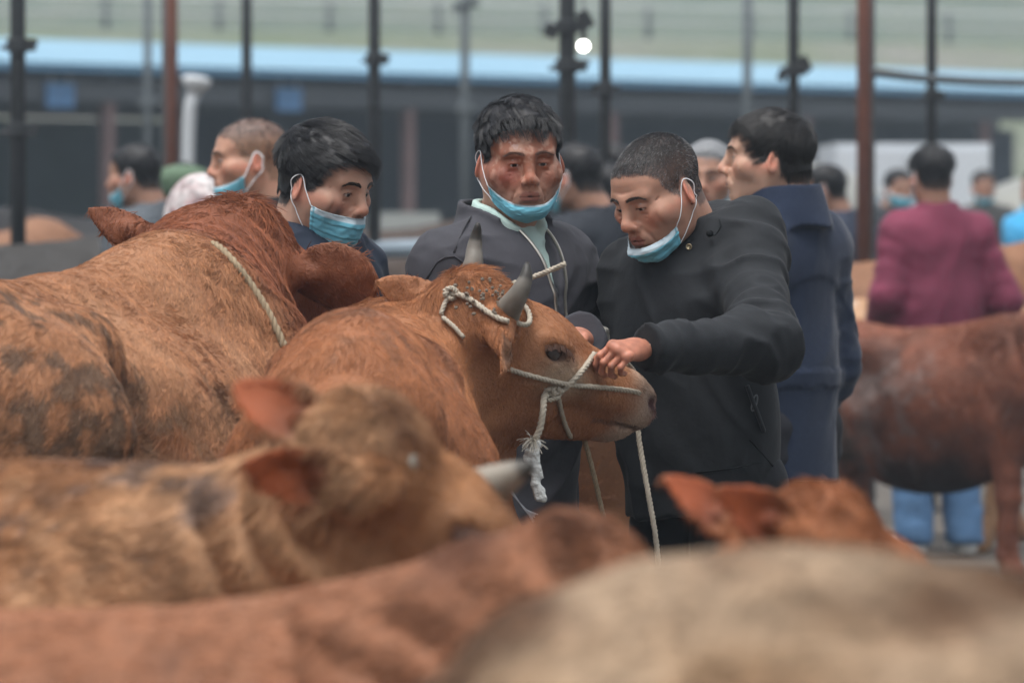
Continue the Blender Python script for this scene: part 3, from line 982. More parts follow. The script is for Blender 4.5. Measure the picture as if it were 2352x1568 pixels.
def cow(key, label, org, head, k, poll, hf, hl, col, hs=1.0, ears=None, horns=(), fur=0, furlen=1.0, h=.012, mud=None, cat='cow', group=None,
        furrad=.0007, legs=True, neck_r=1.0, hide=None, tail=True, extra=None, muzzle=(.50, .36, .25), eyepatch=.0, rib=0, wide=1.0, neckmid=None, hump=0, inner=(.30, .085, .03), clumpy=.8, wz=0, horncol=(.22, .20, .17)):
    """org ground point below the middle of the trunk, head(ing) angle (0 faces +x), k size (1 = 1.2 m at the shoulder),
    poll world point between the ears, hf/hl world vectors: nose direction, animal's left"""
    if not want(key): return None
    org = np.asarray(org, float); Rb = rotz(head)
    E = empty('cow' if cat == 'cow' else cat.replace(' ', '_'), org, label, cat, group)
    Lc = lambda p: Rb.T @ (np.asarray(p, float) - org) / k
    W = lambda p: org + k * (np.asarray(p) @ Rb.T)
    hf = nrm(Rb.T @ nrm(hf)); hl = Rb.T @ nrm(hl); hl = nrm(hl - hf * (hl @ hf)); hu = np.cross(hf, hl)
    H = np.stack([hf, hl, hu], 1)
    pl = Lc(poll); s_ = hs
    hp = lambda x, y, z: pl + s_ * (H @ V3(x, y, z))
    S = SDF()
    wy = wide
    S.ell((-.05, 0, .83), (.60, .285 * wy, .315), .02)
    S.ell((-.55, 0, .95), (.32, .235 * wy, .25), .10)
    S.ell((.40, 0, .86), (.36, .215 * wy, .33), .12)
    S.cap((-.76, 0, 1.10), (.40, 0, 1.135 + wz), .05, .055, .12)
    S.ell((.42, 0, 1.08 + wz), (.24, .09, .10), .14)
    for s in (-1, 1):
        S.ell((-.36, s * .165 * wy, 1.06), (.085, .06, .055), .12)
        S.ell((-.79, s * .085, 1.02), (.06, .05, .06), .12)
        S.ell((.50, s * .135 * wy, .88), (.13, .085, .25), .07)
        S.cap((-.56, s * .145 * wy, .92), (-.50, s * .165 * wy, .66), .175 * wy ** .8, .10, .08)
        if legs:
            S.cap((-.50, s * .165, .66), (-.70, s * .150, .44), .10, .056, .05)
            S.cap((-.70, s * .150, .44), (-.655, s * .150, .13), .050, .042, .03)
            S.cap((-.655, s * .150, .13), (-.60, s * .150, .035), .045, .052, .02)
            S.cap((.50, s * .145, .74), (.53, s * .140, .40), .098, .058, .06)
            S.cap((.53, s * .140, .40), (.525, s * .140, .12), .050, .040, .03)
            S.cap((.525, s * .140, .12), (.56, s * .140, .035), .044, .052, .02)
    if tail:
        tq = [(-.78, 0, 1.09), (-.87, 0, 1.04), (-.905, .01, .90), (-.90, .03, .62), (-.88, .03, .34)]
        for i, (r0_, r1_) in enumerate(((.055, .042), (.042, .032), (.032, .024), (.024, .045))): S.cap(tq[i], tq[i + 1], r0_, r1_, .04)
    # hollow of the flank, between the ribs and the hip
    for s in (-1, 1):
        S.ell((-.30, s * .275 * wy, .98), (.12, .06, .12), .10, sub=True)
    # neck
    nr = neck_r
    nm = (V3(.55, 0, 1.0) + hp(-.02, 0, -.09)) / 2 + V3(.02, 0, .0) if neckmid is None else Lc(neckmid)
    ba = V3(.50, 0, .96)
    sqv = nrm(np.cross(nm - ba, V3(0, 0, 1)))
    sq2 = nrm(np.cross(hp(0, 0, -.07) - nm, V3(0, 0, 1)) + .3 * hl)
    S.cap(ba, nm, .215 * nr, .165 * nr, .10, sq=(sqv, 1.3))
    S.cap(nm, hp(.03, 0, -.085), .165 * nr, .105, .08, sq=(sq2, 1.15))
    S.cap(V3(.40, 0, 1.10 + wz), nm + V3(0, 0, .115 * nr), .06, .055, .16)
    S.cap(nm + V3(0, 0, .125 * nr), hp(-.02, 0, -.03), .05, .05, .08)
    S.cap(V3(.66, 0, .72), nm + V3(.03, 0, -.16 * nr), .07, .065, .10, sq=(sqv, 1.8))
    S.cap(nm + V3(.03, 0, -.16 * nr), hp(.10, 0, -.20), .065, .05, .08, sq=(sq2, 1.5))
    if hump: S.ell((.34, 0, 1.14), (.2, .09, hump), .1)
    # head
    R = H
    e_ = lambda x, y, z, r, kk, sub=False: S.ell(hp(x, y, z), np.array(r) * s_, kk * s_, R=R, sub=sub)
    c_ = lambda a, b, ra, rb, kk, sq=None, sub=False: S.cap(hp(*a), hp(*b), ra * s_, rb * s_, kk * s_, sq=None if sq is None else (R @ V3(*sq[0]), sq[1]), sub=sub)
    e_(.10, 0, -.075, (.155, .098, .098), .03)
    e_(.01, 0, -.045, (.075, .098, .070), .05)
    e_(.0, 0, -.022, (.055, .066, .050), .04)
    c_((.15, 0, -.075), (.40, 0, -.085), .078, .052, .06, ((0, 1, 0), 1.04))
    c_((.09, 0, -.180), (.39, 0, -.142), .078, .042, .05, ((0, 1, 0), 1.25))
    for s in (-1, 1):
        e_(.115, s * .052, -.150, (.105, .036, .075), .05)
        e_(.140, s * .079, -.044, (.046, .028, .038), .03)
        c_((.108, s * .098, -.026), (.175, s * .096, -.030), .008, .008, .012)
        c_((.112, s * .096, -.066), (.172, s * .094, -.068), .007, .006, .012)
        c_((.20, s * .060, -.085), (.36, s * .042, -.095), .030, .022, .04)
    e_(.415, 0, -.098, (.060, .060, .058), .03)
    e_(.450, 0, -.096, (.030, .052, .042), .02)
    e_(.405, 0, -.150, (.042, .038, .022), .02)
    for s in (-1, 1):
        e_(.463, s * .040, -.082, (.022, .014, .018), .008, True)
        e_(.444, s * .058, -.077, (.018, .012, .014), .006, True)
        c_((.468, s * .004, -.130), (.425, s * .046, -.137), .0055, .0055, .008, sub=True)
        c_((.425, s * .046, -.137), (.330, s * .060, -.146), .0055, .003, .008, sub=True)
        e_(.140, s * .108, -.047, (.030, .020, .0165), .008, True)
    if rib:
        def ribs(p):
            m = np.exp(-((p[:, 0] + .02) / .30) ** 2) * sstep(1.12, .98, p[:, 2])
            return -rib * m * np.sin(p[:, 0] * 52 + p[:, 2] * 5)
        S.fn(ribs, 0, 'd')
    S.fn(lambda p: .007 * (vnoise(p * 16) - .5) + .010 * (vnoise(p * 6 + 9) - .5), 0, 'd')
    # loose folds of skin down the neck
    nmf = nm.astype(f32)
    def folds(p):
        q = p - nmf; m = np.exp(-(q * q).sum(1) / .045)
        return -.0045 * m * np.sin((p @ (nrm(hp(0, 0, -.07) - ba)).astype(f32)) * 95 + 9 * vnoise(p * 6)) * (.3 + 1.2 * vnoise(p * 9 + 4))
    S.fn(folds, 0, 'd')
    # ears: (side, axis in head frame, opening, length, width)
    EAR = []
    for q in (ears or [(1, (-.35, 1, -.15), (.6, .3, -.5), .20, .062), (-1, (-.35, -1, -.15), (.6, -.3, -.5), .20, .062)]):
        s, ax, on, L_, Wd = q[:5]
        b = hp(-.005, s * .085, -.050); a = R @ nrm(ax); o = R @ nrm(on)
        if len(q) > 5: a = Rb.T @ nrm(ax); o = Rb.T @ nrm(on)
        if len(q) > 6: b = Lc(q[6])
        EAR.append((s, b, a, o, L_, Wd))
        S.cap(b - a * .01, b + a * .03 * s_, .034 * s_, .024 * s_, .03)
    if extra: extra(S, hp, R)
    V, F = polygonise(S, S.lo, S.hi, h / k)
    # ears are thin: their leaves are meshed finer and joined to the same skin
    earU = [np.zeros(len(V))]; earE = [np.zeros(len(V))]; earO = [np.zeros((len(V), 3))]
    for (s, b, a, o, L_, Wd) in EAR:
        X = SDF(); th = .0042 * s_ if h < .02 else .010
        X.cap(b - a * .02, b + a * .055 * s_, .030 * s_, .017 * s_, .02)
        f, lo, hi = ear_fn(b + a * .015, a, o, L_ * s_, Wd * s_, th)
        X.fn(f, .014, 'u', lo, hi)
        X.fn(lambda p: .003 * (vnoise(p * 45) - .5), 0, 'd')
        v, f_ = polygonise(X, X.lo, X.hi, (.0046 if h < .02 else .012) / k)
        F = np.concatenate([F, f_ + len(V)]); V = np.concatenate([V, v])
        q = v - b - a * .015; u = q @ a / (L_ * s_); vv = np.abs(q @ np.cross(o, a)) / (Wd * s_ * 1.62 * (np.clip(u, 0, 1) + .05) ** .58 * np.maximum(1.001 - np.clip(u, 0, 1), 0) ** .5 + 1e-4)
        earU.append(np.clip(u, .01, 1)); earE.append(np.maximum(np.clip(vv, 0, 1.2) * (1.0 if Wd > .068 else 1.15), sstep(.8, 1, u))); earO.append(np.tile(o, (len(v), 1)))
    earU = np.concatenate(earU); earE = np.concatenate(earE); earO = np.concatenate(earO)
    N = grad_n(V, F)
    Vh = (V - pl) @ H / s_
    C = col(V, Vh, N)
    # paler muzzle, eye ring, inner ear
    def bl(C, m, c): m = np.clip(m, 0, 1)[:, None]; return C * (1 - m) + np.asarray(c) * m
    inhead = (np.abs(Vh[:, 1]) < .13) & (Vh[:, 0] > -.05) & (Vh[:, 2] < .06) & (Vh[:, 2] > -.26) & (Vh[:, 0] < .55)
    C = bl(C, inhead * sstep(.36, .43, Vh[:, 0] + .04 * (vnoise(Vh * 30) - .5)), muzzle)
    C = bl(C, inhead * sstep(.448, .462, Vh[:, 0]) * sstep(-.125, -.115, Vh[:, 2]), np.array([.34, .20, .17]))
    for s in (-1, 1):
        g = np.exp(-((Vh[:, 0] - .185) / .065) ** 2 - ((Vh[:, 2] + .086) / .034) ** 2) * (s * Vh[:, 1] > .02)
        C = bl(C, eyepatch * np.clip(g * 1.4, 0, 1) * inhead, (.50, .37, .26))
        g = ((Vh[:, 0] - .140) / .034) ** 2 + ((Vh[:, 2] + .047) / .0185) ** 2
        C = bl(C, sstep(1.0, .6, g) * (s * Vh[:, 1] > .05) * inhead * .7, (.09, .04, .03))
        g = np.exp(-((Vh - np.array([.450, s * .054, -.078])) ** 2).sum(1) / .00034)
        C = bl(C, g * 1.5, (.09, .038, .035))
        ml = inhead * (np.abs(Vh[:, 2] + .137 + .10 * (.425 - Vh[:, 0])) < .006) * (Vh[:, 0] > .33) * (np.abs(Vh[:, 1]) > .01)
        C = bl(C, ml * .4, (.09, .045, .035))
    isearV = earU > .12
    C = bl(C, sstep(.15, .35, earU) * sstep(.15, .6, (N * earO).sum(1)) * (1 - .6 * sstep(.75, 1, earE)) * .9, np.array(inner) * (.30 + .75 * sstep(.15, .75, earU))[:, None])  # inner ear shading put into the colour, darker towards the base
    C = bl(C, sstep(.15, .4, earU) * sstep(.8, 1.0, earE) * .5, C.mean(0) * .45)
    if mud is not None: C = mud(V, Vh, N, C)
    Vw = W(V); Nw = N @ Rb.T
    o = link('body', npmesh('body', Vw, F, C), None, M_HIDE); wparent(o, E)
    body = o
    # horns, eyes, hooves, tail
    for (s, b, pts, r) in horns:
        P_ = smooth_path(([W(hp(*b))] if b is not None else []) + [q if isinstance(q, np.ndarray) else W(hp(*q)) for q in pts], .008)
        t = np.linspace(0, 1, len(P_))
        mb = MB().tube(P_, k * s_ * (r * (1 - t) ** .62 + .0035) * (1 + .022 * np.sin(t * 95) * np.clip(1.2 - 1.6 * t, 0, 1)), 16)
        cc = np.repeat(t, 16)
        c = np.array(horncol)[None] * (1 - .25 * cc[:, None]) + 0
        c = np.where((cc > .8)[:, None], np.array(horncol) * .26, c) if len(pts) > 2 else np.array(horncol)[None] * np.ones((len(cc), 1)) * 1.5
        c = c * sstep(1.3, .6, cc)[:, None]
        me = mb.mesh('horn', True)
        a_ = me.attributes.new('Col', 'FLOAT_COLOR', 'POINT'); c4 = np.ones((len(c), 4), f32); c4[:, :3] = c; a_.data.foreach_set('color', c4.ravel())
        wparent(link('horn', me, None, M_HORN), E)
    for s in (-1, 1):
        X = MB().lathe(W(hp(.140, s * .078, -.047)), Rb @ (H @ V3(.15, s, 0)), [(k * s_ * .0275 * math.sin(a), -k * s_ * .0275 * math.cos(a)) for a in np.linspace(.05, math.pi - .05, 10)], 14)
        wparent(X.build('eye', M_COWEYE, None, True), E)
    # lashes
    if fur and h < .013:
        lp = []
        for s in (-1, 1):
            for i in range(46):
                t = i / 45; q = hp(.108 + .066 * t, s * (.105 - .01 * abs(t - .4)), -.036 + .010 * math.sin(math.pi * t))
                d = R @ V3((t - .5) * .7, s * 1.0, -.45 + RNG.normal(0, .12))
                lp.append([W(q), W(q + d * .009 * s_), W(q + (d + R @ V3(0, 0, -.3)) * .017 * s_)])
        wparent(strands('eyelash', np.array(lp), .0006, np.tile(np.array([.09, .045, .03]), (len(lp), 1)), M_FUR, None), E)
    # coat
    if fur:
        view = V3(0, 0, CAMZ) - Vw; view /= np.linalg.norm(view, axis=1, keepdims=True)
        fac = (Nw * view).sum(1)
        D = Vw[:, 1]; px = Vw[:, 0] / D * FPX
        wt = (fac > -.45) * (np.abs(px) < 1500) * 1.0
        zz = Vw[:, 2]; py = (CAMZ - zz) / D * FPX + 463
        wt *= (py < 1800)
        T, Wt = sample_tris(Vw, F, fur, wt)
        r0 = bary(Vw, T, Wt); n0 = bary(Nw, T, Wt); n0 /= np.linalg.norm(n0, axis=1, keepdims=True)
        lh = bary(Vh, T, Wt); lb = bary(V, T, Wt); c0 = bary(C, T, Wt)
        ishead = (lh[:, 0] > -.02) & (np.linalg.norm(lh - np.array([.2, 0, -.09]), axis=1) < .34)
        isear = bary(isearV.astype(float), T, Wt) > .4
        fw = Rb @ V3(1, 0, 0)
        comb = np.tile(-.8 * fw + V3(0, 0, -.75), (fur, 1))
        hfw = Rb @ hf; huw = Rb @ hu
        ch = .45 * hfw + V3(0, 0, -.5)
        comb[ishead] = ch
        polld = np.linalg.norm(lh - np.array([.0, 0, .01]), axis=1)
        tuft = np.exp(-(polld / .075) ** 2)
        comb = comb + tuft[:, None] * (hfw * 1.2 + n0 * .8)
        for i in range(3):
            comb[:, i] += 1.3 * (vnoise(r0 * 7 + 50 * i) - .5) + clumpy * (vnoise(r0 * 42 + 20 * i) - .5)
        comb += RNG.normal(0, .18, comb.shape)
        comb -= n0 * (comb * n0).sum(1, keepdims=True)
        comb /= np.linalg.norm(comb, axis=1, keepdims=True) + 1e-6
        ln = np.full(fur, .017); ln[ishead] = .010; ln[isear] = .010
        ln[isear] *= 1 + 1.2 * sstep(.7, 1.0, bary(earE, T, Wt)[isear])
        ln = ln * (1 + 1.5 * tuft)
        crest = np.exp(-((lb[:, 2] - 1.16) / .06) ** 2) * (lb[:, 0] > .3) * (~ishead)
        ln = ln * (1 + 1.1 * crest) * furlen * k * (.6 + .8 * RNG.random(fur))
        lift = np.where(ishead, .16, .17)[:, None] * (1 + .6 * (vnoise(r0 * 60) - .3))[:, None] + .4 * tuft[:, None]
        pts = np.zeros((fur, 4, 3)); pts[:, 0] = r0 - n0 * .001
        for i in range(1, 4):
            t = i / 3
            d = comb + n0 * lift * (1.5 - t)
            d[:, 2] -= .15 * t
            d /= np.linalg.norm(d, axis=1, keepdims=True)
            pts[:, i] = pts[:, i - 1] + d * (ln / 3)[:, None]
        v = (.72 + .5 * RNG.random(fur)) * (.75 + .55 * vnoise(r0 * 55 + 4))
        c1 = c0 * v[:, None]
        o = strands('coat', pts, furrad * np.array([1, .9, .7, .25])[None] * (.7 + .6 * RNG.random((fur, 1))), c1, M_FUR, None)
        wparent(o, E); tag(o, kind='stuff')
    return dict(E=E, W=W, hp=lambda x, y, z: W(hp(x, y, z)), S=S, V=Vw, C=C, Lc=Lc, k=k, Rb=Rb, H=H)

def patchy(base, dark, light, sc=3.2, seed=0, stretch=(1, 1, 1)):
    base, dark, light = map(np.array, (base, dark, light))
    def f(V, Vh, N):
        q = V * sc * np.array(stretch) + seed
        a = .65 * vnoise(q) + .35 * vnoise(q * 2.3 + 7); b = .65 * vnoise(q * .8 + 31) + .35 * vnoise(q * 3.1 + 3)
        c = base * np.ones((len(V), 1))
        c = c + (dark - c) * sstep(.50, .68, a)[:, None] * .9
        c = c + (light - c) * sstep(.52, .70, b)[:, None] * .8
        return c * (.8 + .4 * fbm(V * 14 + seed, 2)[:, None])
    return f
def coat_col(base, dark=None, light=None, seed=0, dk=.5, lt=.4, sc=4.0):
    base = np.array(base); dark = base * .5 if dark is None else np.array(dark); light = base * 1.5 if light is None else np.array(light)
    def f(V, Vh, N):
        n = fbm(V * sc + seed, 4)[:, None]; n2 = fbm(V * sc * 2.7 + seed + 40, 3)[:, None]
        c = base * np.ones((len(V), 1))
        c = c + (dark - c) * np.clip((n - .5) * 3.5, 0, 1) * dk
        c = c + (light - c) * np.clip((n2 - .5) * 3.5, 0, 1) * lt
        return c
    return f
# ------------------------------------------------------------------ the place: ground, embankment, shed, poles, vehicles
def gp(px, D):
    """ground point below pixel column px at distance D"""
    return V3((px - 1176) / FPX * D, D, 0)
if want('set'):
    M_GROUND = mat('wet_dirt', (.10, .088, .074), rough=.72, spec=.3, noise=[(.35, .7, (.055, .048, .04)), (2.2, .6, (.15, .135, .115)), (14, .5, .6)], bump=[(3, .4, .05), (30, .5, .02)])
    n = 120
    xs = np.sign(np.linspace(-1, 1, n)) * np.abs(np.linspace(-1, 1, n)) ** 2 * 260; ys = np.linspace(0, 1, n) ** 1.6 * 520 - 20
    X, Y = np.meshgrid(xs, ys, indexing='ij')
    Z = .03 * (fbm(np.stack([X, Y, 0 * X], -1).reshape(-1, 3) * .8, 3).reshape(X.shape) - .5) - .012
    I = np.arange(n * n).reshape(n, n)
    Fq = np.stack([I[:-1, :-1], I[1:, :-1], I[1:, 1:], I[:-1, 1:]], -1).reshape(-1, 4)
    tag(link('ground', npmesh('ground', np.stack([X, Y, Z], -1).reshape(-1, 3), Fq), None, M_GROUND), 'bare wet dirt ground of the market yard', None, kind='structure')

    # grassy embankment carrying a road, and a hill in the mist behind
    def terrain(name, prof, x0, x1, material, ny=70, nx=90, amp=.3, slope=0.0, label=''):
        xs = np.linspace(x0, x1, nx); ts = np.linspace(prof[0][0], prof[-1][0], ny)
        X, T = np.meshgrid(xs, ts, indexing='ij')
        Zp = np.interp(T, [p[0] for p in prof], [p[1] for p in prof])
        P = np.stack([X, T, 0 * X], -1).reshape(-1, 3)
        Z = Zp + amp * (fbm(P * .22, 4).reshape(X.shape) - .5) * np.clip(Zp, 0, 1)
        Y = T + slope * X
        I = np.arange(nx * ny).reshape(nx, ny)
        Fq = np.stack([I[:-1, :-1], I[1:, :-1], I[1:, 1:], I[:-1, 1:]], -1).reshape(-1, 4)
        return tag(link(name, npmesh(name, np.stack([X, Y, Z], -1).reshape(-1, 3), Fq), None, material), label, None, kind='structure')
    M_BANK = mat('bank', (.15, .175, .125), rough=.9, spec=.1, noise=[(.06, .9, (.21, .20, .18)), (.25, .8, (.10, .14, .06)), (1.5, .5, .6)], bump=[(2, .6, .2)])
    terrain('embankment', [(96, -.5), (98, .2), (112, 2.6), (116, 2.9), (132, 5.2), (139, 5.55), (150, 5.6), (158, 5.2)], -60, 70, M_BANK, slope=.55, label='grassy terraced bank behind the shed')
    M_HILL = mat('hill', (.09, .12, .07), rough=.95, spec=.05, noise=[(.02, .8, (.16, .15, .11)), (.15, .7, (.06, .09, .05))])
    terrain('hill', [(230, -1), (262, 9), (330, 24), (420, 36)], -160, 170, M_HILL, amp=9, slope=.35, label='hill fading into the mist')
    # guard rail along the road on the bank
    M_RAIL = mat('galvanised', (.55, .57, .58), rough=.55, metal=.3, noise=(3, .4, .7))
    E = empty('guard_rail', (0, 139.5, 5.5), 'pale steel guard rail along the road on the bank', 'guard rail')
    for r in (.42, .78):
        rp = [V3(x, 139.8 + .55 * x, 5.55 + r) for x in np.linspace(-22, 26, 30)]
        wparent(MB().tube(rp, .12, 6, sqz=.4).build('rail', M_RAIL), E)
    for x in np.arange(-20, 26, 2.6):
        wparent(MB().box((x, 139.95 + .55 * x, 5.95), (.16, .14, .95)).build('post', mat('rail_post', (.12, .13, .13), .7)), E)

    # shed: eave line runs from near left to far right
    u = nrm(V3(12.7, 17.0, 0)); nn = V3(-u[1], u[0], 0)
    o0 = V3(-5.6, 62, 0)
    SH = empty('cattle_shed', o0, 'long open shed with a pale blue sheet roof at the back of the yard', 'shed')
    EV, RG, DP = 3.06, 3.47, 4.2
    M_ROOF = mat('roof_blue', (.22, .355, .45), rough=.85, spec=.08, noise=[(.5, .4, (.18, .31, .41)), (6, .2, .85)])
    L0, L1 = -14.0, 34.0
    def SHp(t, d, z): return o0 + u * t + nn * d + V3(0, 0, z)
    m = MB(); nt_ = 480
    ts = np.linspace(L0, L1, nt_)
    Vr = []; 
    for side in (0, 1):
        for t, i in zip(ts, range(nt_)):
            c = .018 * (i % 2)
            Vr += [SHp(t, -.25 if side == 0 else 2 * DP + .25, EV - .03 + c), SHp(t, DP, RG + c)]
    Fr = []
    for side in (0, 1):
        b = side * nt_ * 2
        for i in range(nt_ - 1):
            q = (b + 2 * i, b + 2 * i + 2, b + 2 * i + 3, b + 2 * i + 1)
            Fr.append(q if side == 0 else q[::-1])
    m.add(Vr, Fr); wparent(m.build('roof', M_ROOF), SH)
    Ru = np.stack([u, nn, V3(0, 0, 1)], 1)
    wparent(MB().box(SHp((L0 + L1) / 2, -.29, EV - .075), (L1 - L0, .03, .06), Ru).build('fascia', mat('fascia_blue', (.10, .26, .42), .5)), SH)
    wparent(MB().box(SHp((L0 + L1) / 2, 0, EV - .32), (L1 - L0, .12, .22), Ru).build('beam', mat('shed_steel', (.09, .10, .11), .6)), SH)
    wparent(MB().box(SHp((L0 + L1) / 2, 2 * DP, EV - .30), (L1 - L0, .12, .25), Ru).build('beam', mat('shed_steel', (.09, .10, .11), .6)), SH)
    M_PST = mat('shed_post', (.25, .16, .15), .7, noise=(4, .5, .7))
    tpos = []
    for px in (-330, 250, 940, 1407, 1850, 2262, 2650):
        a = (px - 1176) / FPX                    # x = a*y on the line o0+u t
        t = (a * o0[1] - o0[0]) / (u[0] - a * u[1]); tpos.append(t)
        wparent(MB().box(SHp(t, .02, (EV - .4) / 2), (.12, .12, EV - .4), Ru).build('post', M_PST), SH)
        wparent(MB().box(SHp(t, 2 * DP, (EV - .4) / 2), (.12, .12, EV - .4), Ru).build('post', M_PST), SH)
        wparent(MB().box(SHp(t, DP, EV - .1), (.08, 2 * DP, .14), Ru).build('rafter', mat('shed_steel', (.09, .10, .11), .6)), SH)
    # dark sheet wall closes the right half of the back
    M_DW = mat('dark_sheet', (.06, .085, .115), .7, noise=(1.2, .5, .7))
    t0 = tpos[3] + 1.2
    wparent(MB().box(SHp((t0 + L1) / 2, 2 * DP - .3, 1.35), (L1 - t0, .1, 2.7), Ru).build('back_wall_and_shade_fill', M_DW), SH)
    wparent(MB().box(SHp((L0 + t0) / 2, 2 * DP - .2, 1.30), (t0 - L0 - .1, .18, 2.6), Ru).build('back_wall_and_shade_fill', mat('added_shade_wall', (.115, .165, .18), .9, noise=[(.35, .9, (.09, .155, .125)), (1.5, .6, (.075, .105, .125))])), SH)  # added wall across the open left back, coloured to darken the shed interior
    for px, py, lb in ((120, 220, 'blue hanging sign under the shed eave at far left'), (645, 229, 'blue hanging sign under the shed eave above the men at left')):
        a = (px - 1176) / FPX; t = (a * o0[1] - o0[0]) / (u[0] - a * u[1]); D = SHp(t, 0, 0)[1]
        z = CAMZ - (py - 463) / FPX * D
        G = empty('sign', SHp(t, -.1, z), lb, 'sign')
        wparent(MB().box(SHp(t, -.12, z), (.46, .02, .27), Ru).build('board', mat('sign_blue', (.10, .25, .48), .5, noise=(5, .4, .7))), G)
        for s in (-.15, .15):
            wparent(MB().tube([SHp(t + s, -.12, z + .13), SHp(t + s, -.12, EV - .15)], .012, 6).build('hanger', M_RAIL), G)

    # scaffold poles with couplers
    M_DARK = mat('pole_dark', (.030, .034, .038), rough=.55, spec=.4, noise=[(6, .5, .6), (40, .3, .7)], bump=[(60, .3, .004)])
    M_GREYP = mat('pole_grey', (.13, .15, .16), rough=.5, metal=.3, noise=[(6, .5, .7)])
    M_RUST = mat('pole_rust', (.17, .065, .042), rough=.7, noise=[(3, .7, (.11, .05, .038)), (20, .4, .7)])
    def pole(px, D, r, m_, label, clamps=(), top=4.6, lean=0):
        g = gp(px, D)
        Pq = empty('scaffold_pole', g, label, 'pole', 'scaffold poles across the yard')
        wparent(MB().tube([g, g + V3(lean, 0, top)], r, 14).build('tube', m_, None, True), Pq)
        wparent(MB().lathe(g, V3(0, 0, 1), [(r * 2.2, 0), (r * 2.2, .012), (r * 1.2, .014), (r * 1.2, .05)], 14).build('base_plate', m_), Pq)
        for (py, big) in clamps:
            z = CAMZ - (py - 463) / FPX * D
            c = g + V3(lean * z / top, 0, z)
            mb = MB().lathe(c - V3(0, 0, .03), V3(0, 0, 1), [(r * 1.15, 0), (r * 1.45, .005), (r * 1.45, .055), (r * 1.15, .06)], 12)
            mb.box(c + V3(r * 1.7 * (1 if big >= 0 else -1), -.01, 0), (r * 1.3, r * 1.2, .05)).tube([c + V3(-r * 2.2, -.01, -.012), c + V3(r * 2.6, -.01, .012)], r * .32, 6)
            if abs(big) > 1:
                mb.box(c + V3(-r * 1.9, -.005, -.02), (r * 1.6, r * 1.6, .06), roty(.4)).box(c + V3(r * 2.1, .0, .03), (r * 1.5, r * 1.7, .08), roty(-.5))
            wparent(mb.build('coupler', m_), Pq)
    pole(42, 24, .033, M_DARK, 'thick dark scaffold pole at the left edge of the yard', [(105, 1), (-30, 1), (300, 1)])
    pole(567, 29, .027, M_DARK, 'dark scaffold pole behind the man with shaved grey sides', [(-60, 1)])
    pole(860, 27, .029, M_DARK, 'dark scaffold pole right of the man in navy', [(137, 1)])
    pole(1303, 25, .037, M_DARK, 'thick dark scaffold pole beside the lit bulb', [(62, 2), (152, 1)])
    pole(1390, 26, .026, M_DARK, 'thin dark scaffold pole right of the lit bulb', [(205, -1)])
    pole(1822, 27, .027, M_DARK, 'dark scaffold pole behind the man in the wool coat', [(162, 2)])
    pole(2139, 28, .026, M_DARK, 'dark scaffold pole above the man in red', [(220, 1)])
    pole(340, 46, .034, M_GREYP, 'grey scaffold pole just left of the left rusty post', [(236, 1)])
    pole(1068, 44, .036, M_GREYP, 'grey scaffold pole above the man with wet fringe', [(15, -2), (250, 1)])
    pole(1716, 45, .037, M_GREYP, 'grey scaffold pole above the man in wool coat, left', [])
    pole(395, 30, .033, M_RUST, 'rust red post at left with a grey pipe against it', [])
    pole(381, 30.3, .022, M_GREYP, 'grey pipe against the left rust red post', [])
    pole(1984, 27, .035, M_RUST, 'rust red post at right with a grey pipe against it', [])
    pole(2001, 27.3, .018, M_GREYP, 'grey pipe against the right rust red post', [])

    # lit bulb hung from an arm on the thick pole
    D = 25.2; c = at(1340, 106, D)
    LB = empty('hanging_bulb', c, 'round white lit bulb hanging beside a thick dark pole', 'lamp')
    pr = [(.002, .052)] + [(.023 * math.sin(a), -.023 * math.cos(a)) for a in np.linspace(.15, math.pi - .45, 12)][::1]
    gl = [(.023 * math.sin(a), -.023 * math.cos(a)) for a in np.linspace(.05, math.pi - .4, 14)]
    wparent(MB().lathe(c, V3(0, 0, 1), gl, 18).build('globe', mat('lit_glass', (.9, .9, .88), .3, emit=((1.0, .99, .94), 7.0)), None, True), LB)
    wparent(MB().lathe(c + V3(0, 0, .019), V3(0, 0, 1), [(.012, 0), (.014, .01), (.014, .05), (.008, .06)], 12).build('socket', M_DARK), LB)
    wparent(MB().tube([c + V3(0, 0, .098), c + V3(0, 0, .30)], .004, 6).build('cable', M_DARK), LB)
    wparent(MB().tube([c + V3(.02, 0, .30), c + V3(-.085, -.02, .30)], .010, 8).build('arm', M_DARK), LB)
    # white pipe with a flared head
    D = 32; a = at(428, 420, D); a[2] = 0; b = at(432, 340, D); c = at(448, 205, D); d = at(452, 182, D)
    WP = empty('white_pipe', a, 'white plastic pipe with a flared head beside the left rusty post', 'pipe')
    M_WP = mat('white_plastic', (.55, .58, .60), .5, noise=(3, .4, .75))
    wparent(MB().tube(smooth_path([a, b, c], .1), .036, 12).build('tube', M_WP, None, True), WP)
    wparent(MB().lathe(c, d - c, [(.04, -.03), (.055, .0), (.08, .03), (.085, .06), (.05, .075)], 16).build('head', M_WP, None, True), WP)
    # cable crossing at right
    cb = smooth_path([at(1985, 165, 27), at(2150, 182, 27.5), at(2380, 190, 28), at(2700, 180, 30)], .1)
    tag(MB().tube(cb, .022, 8).build('overhead_pipe', M_GREYP, None, True), 'thin grey pipe running right from the right rusty post', 'pipe')
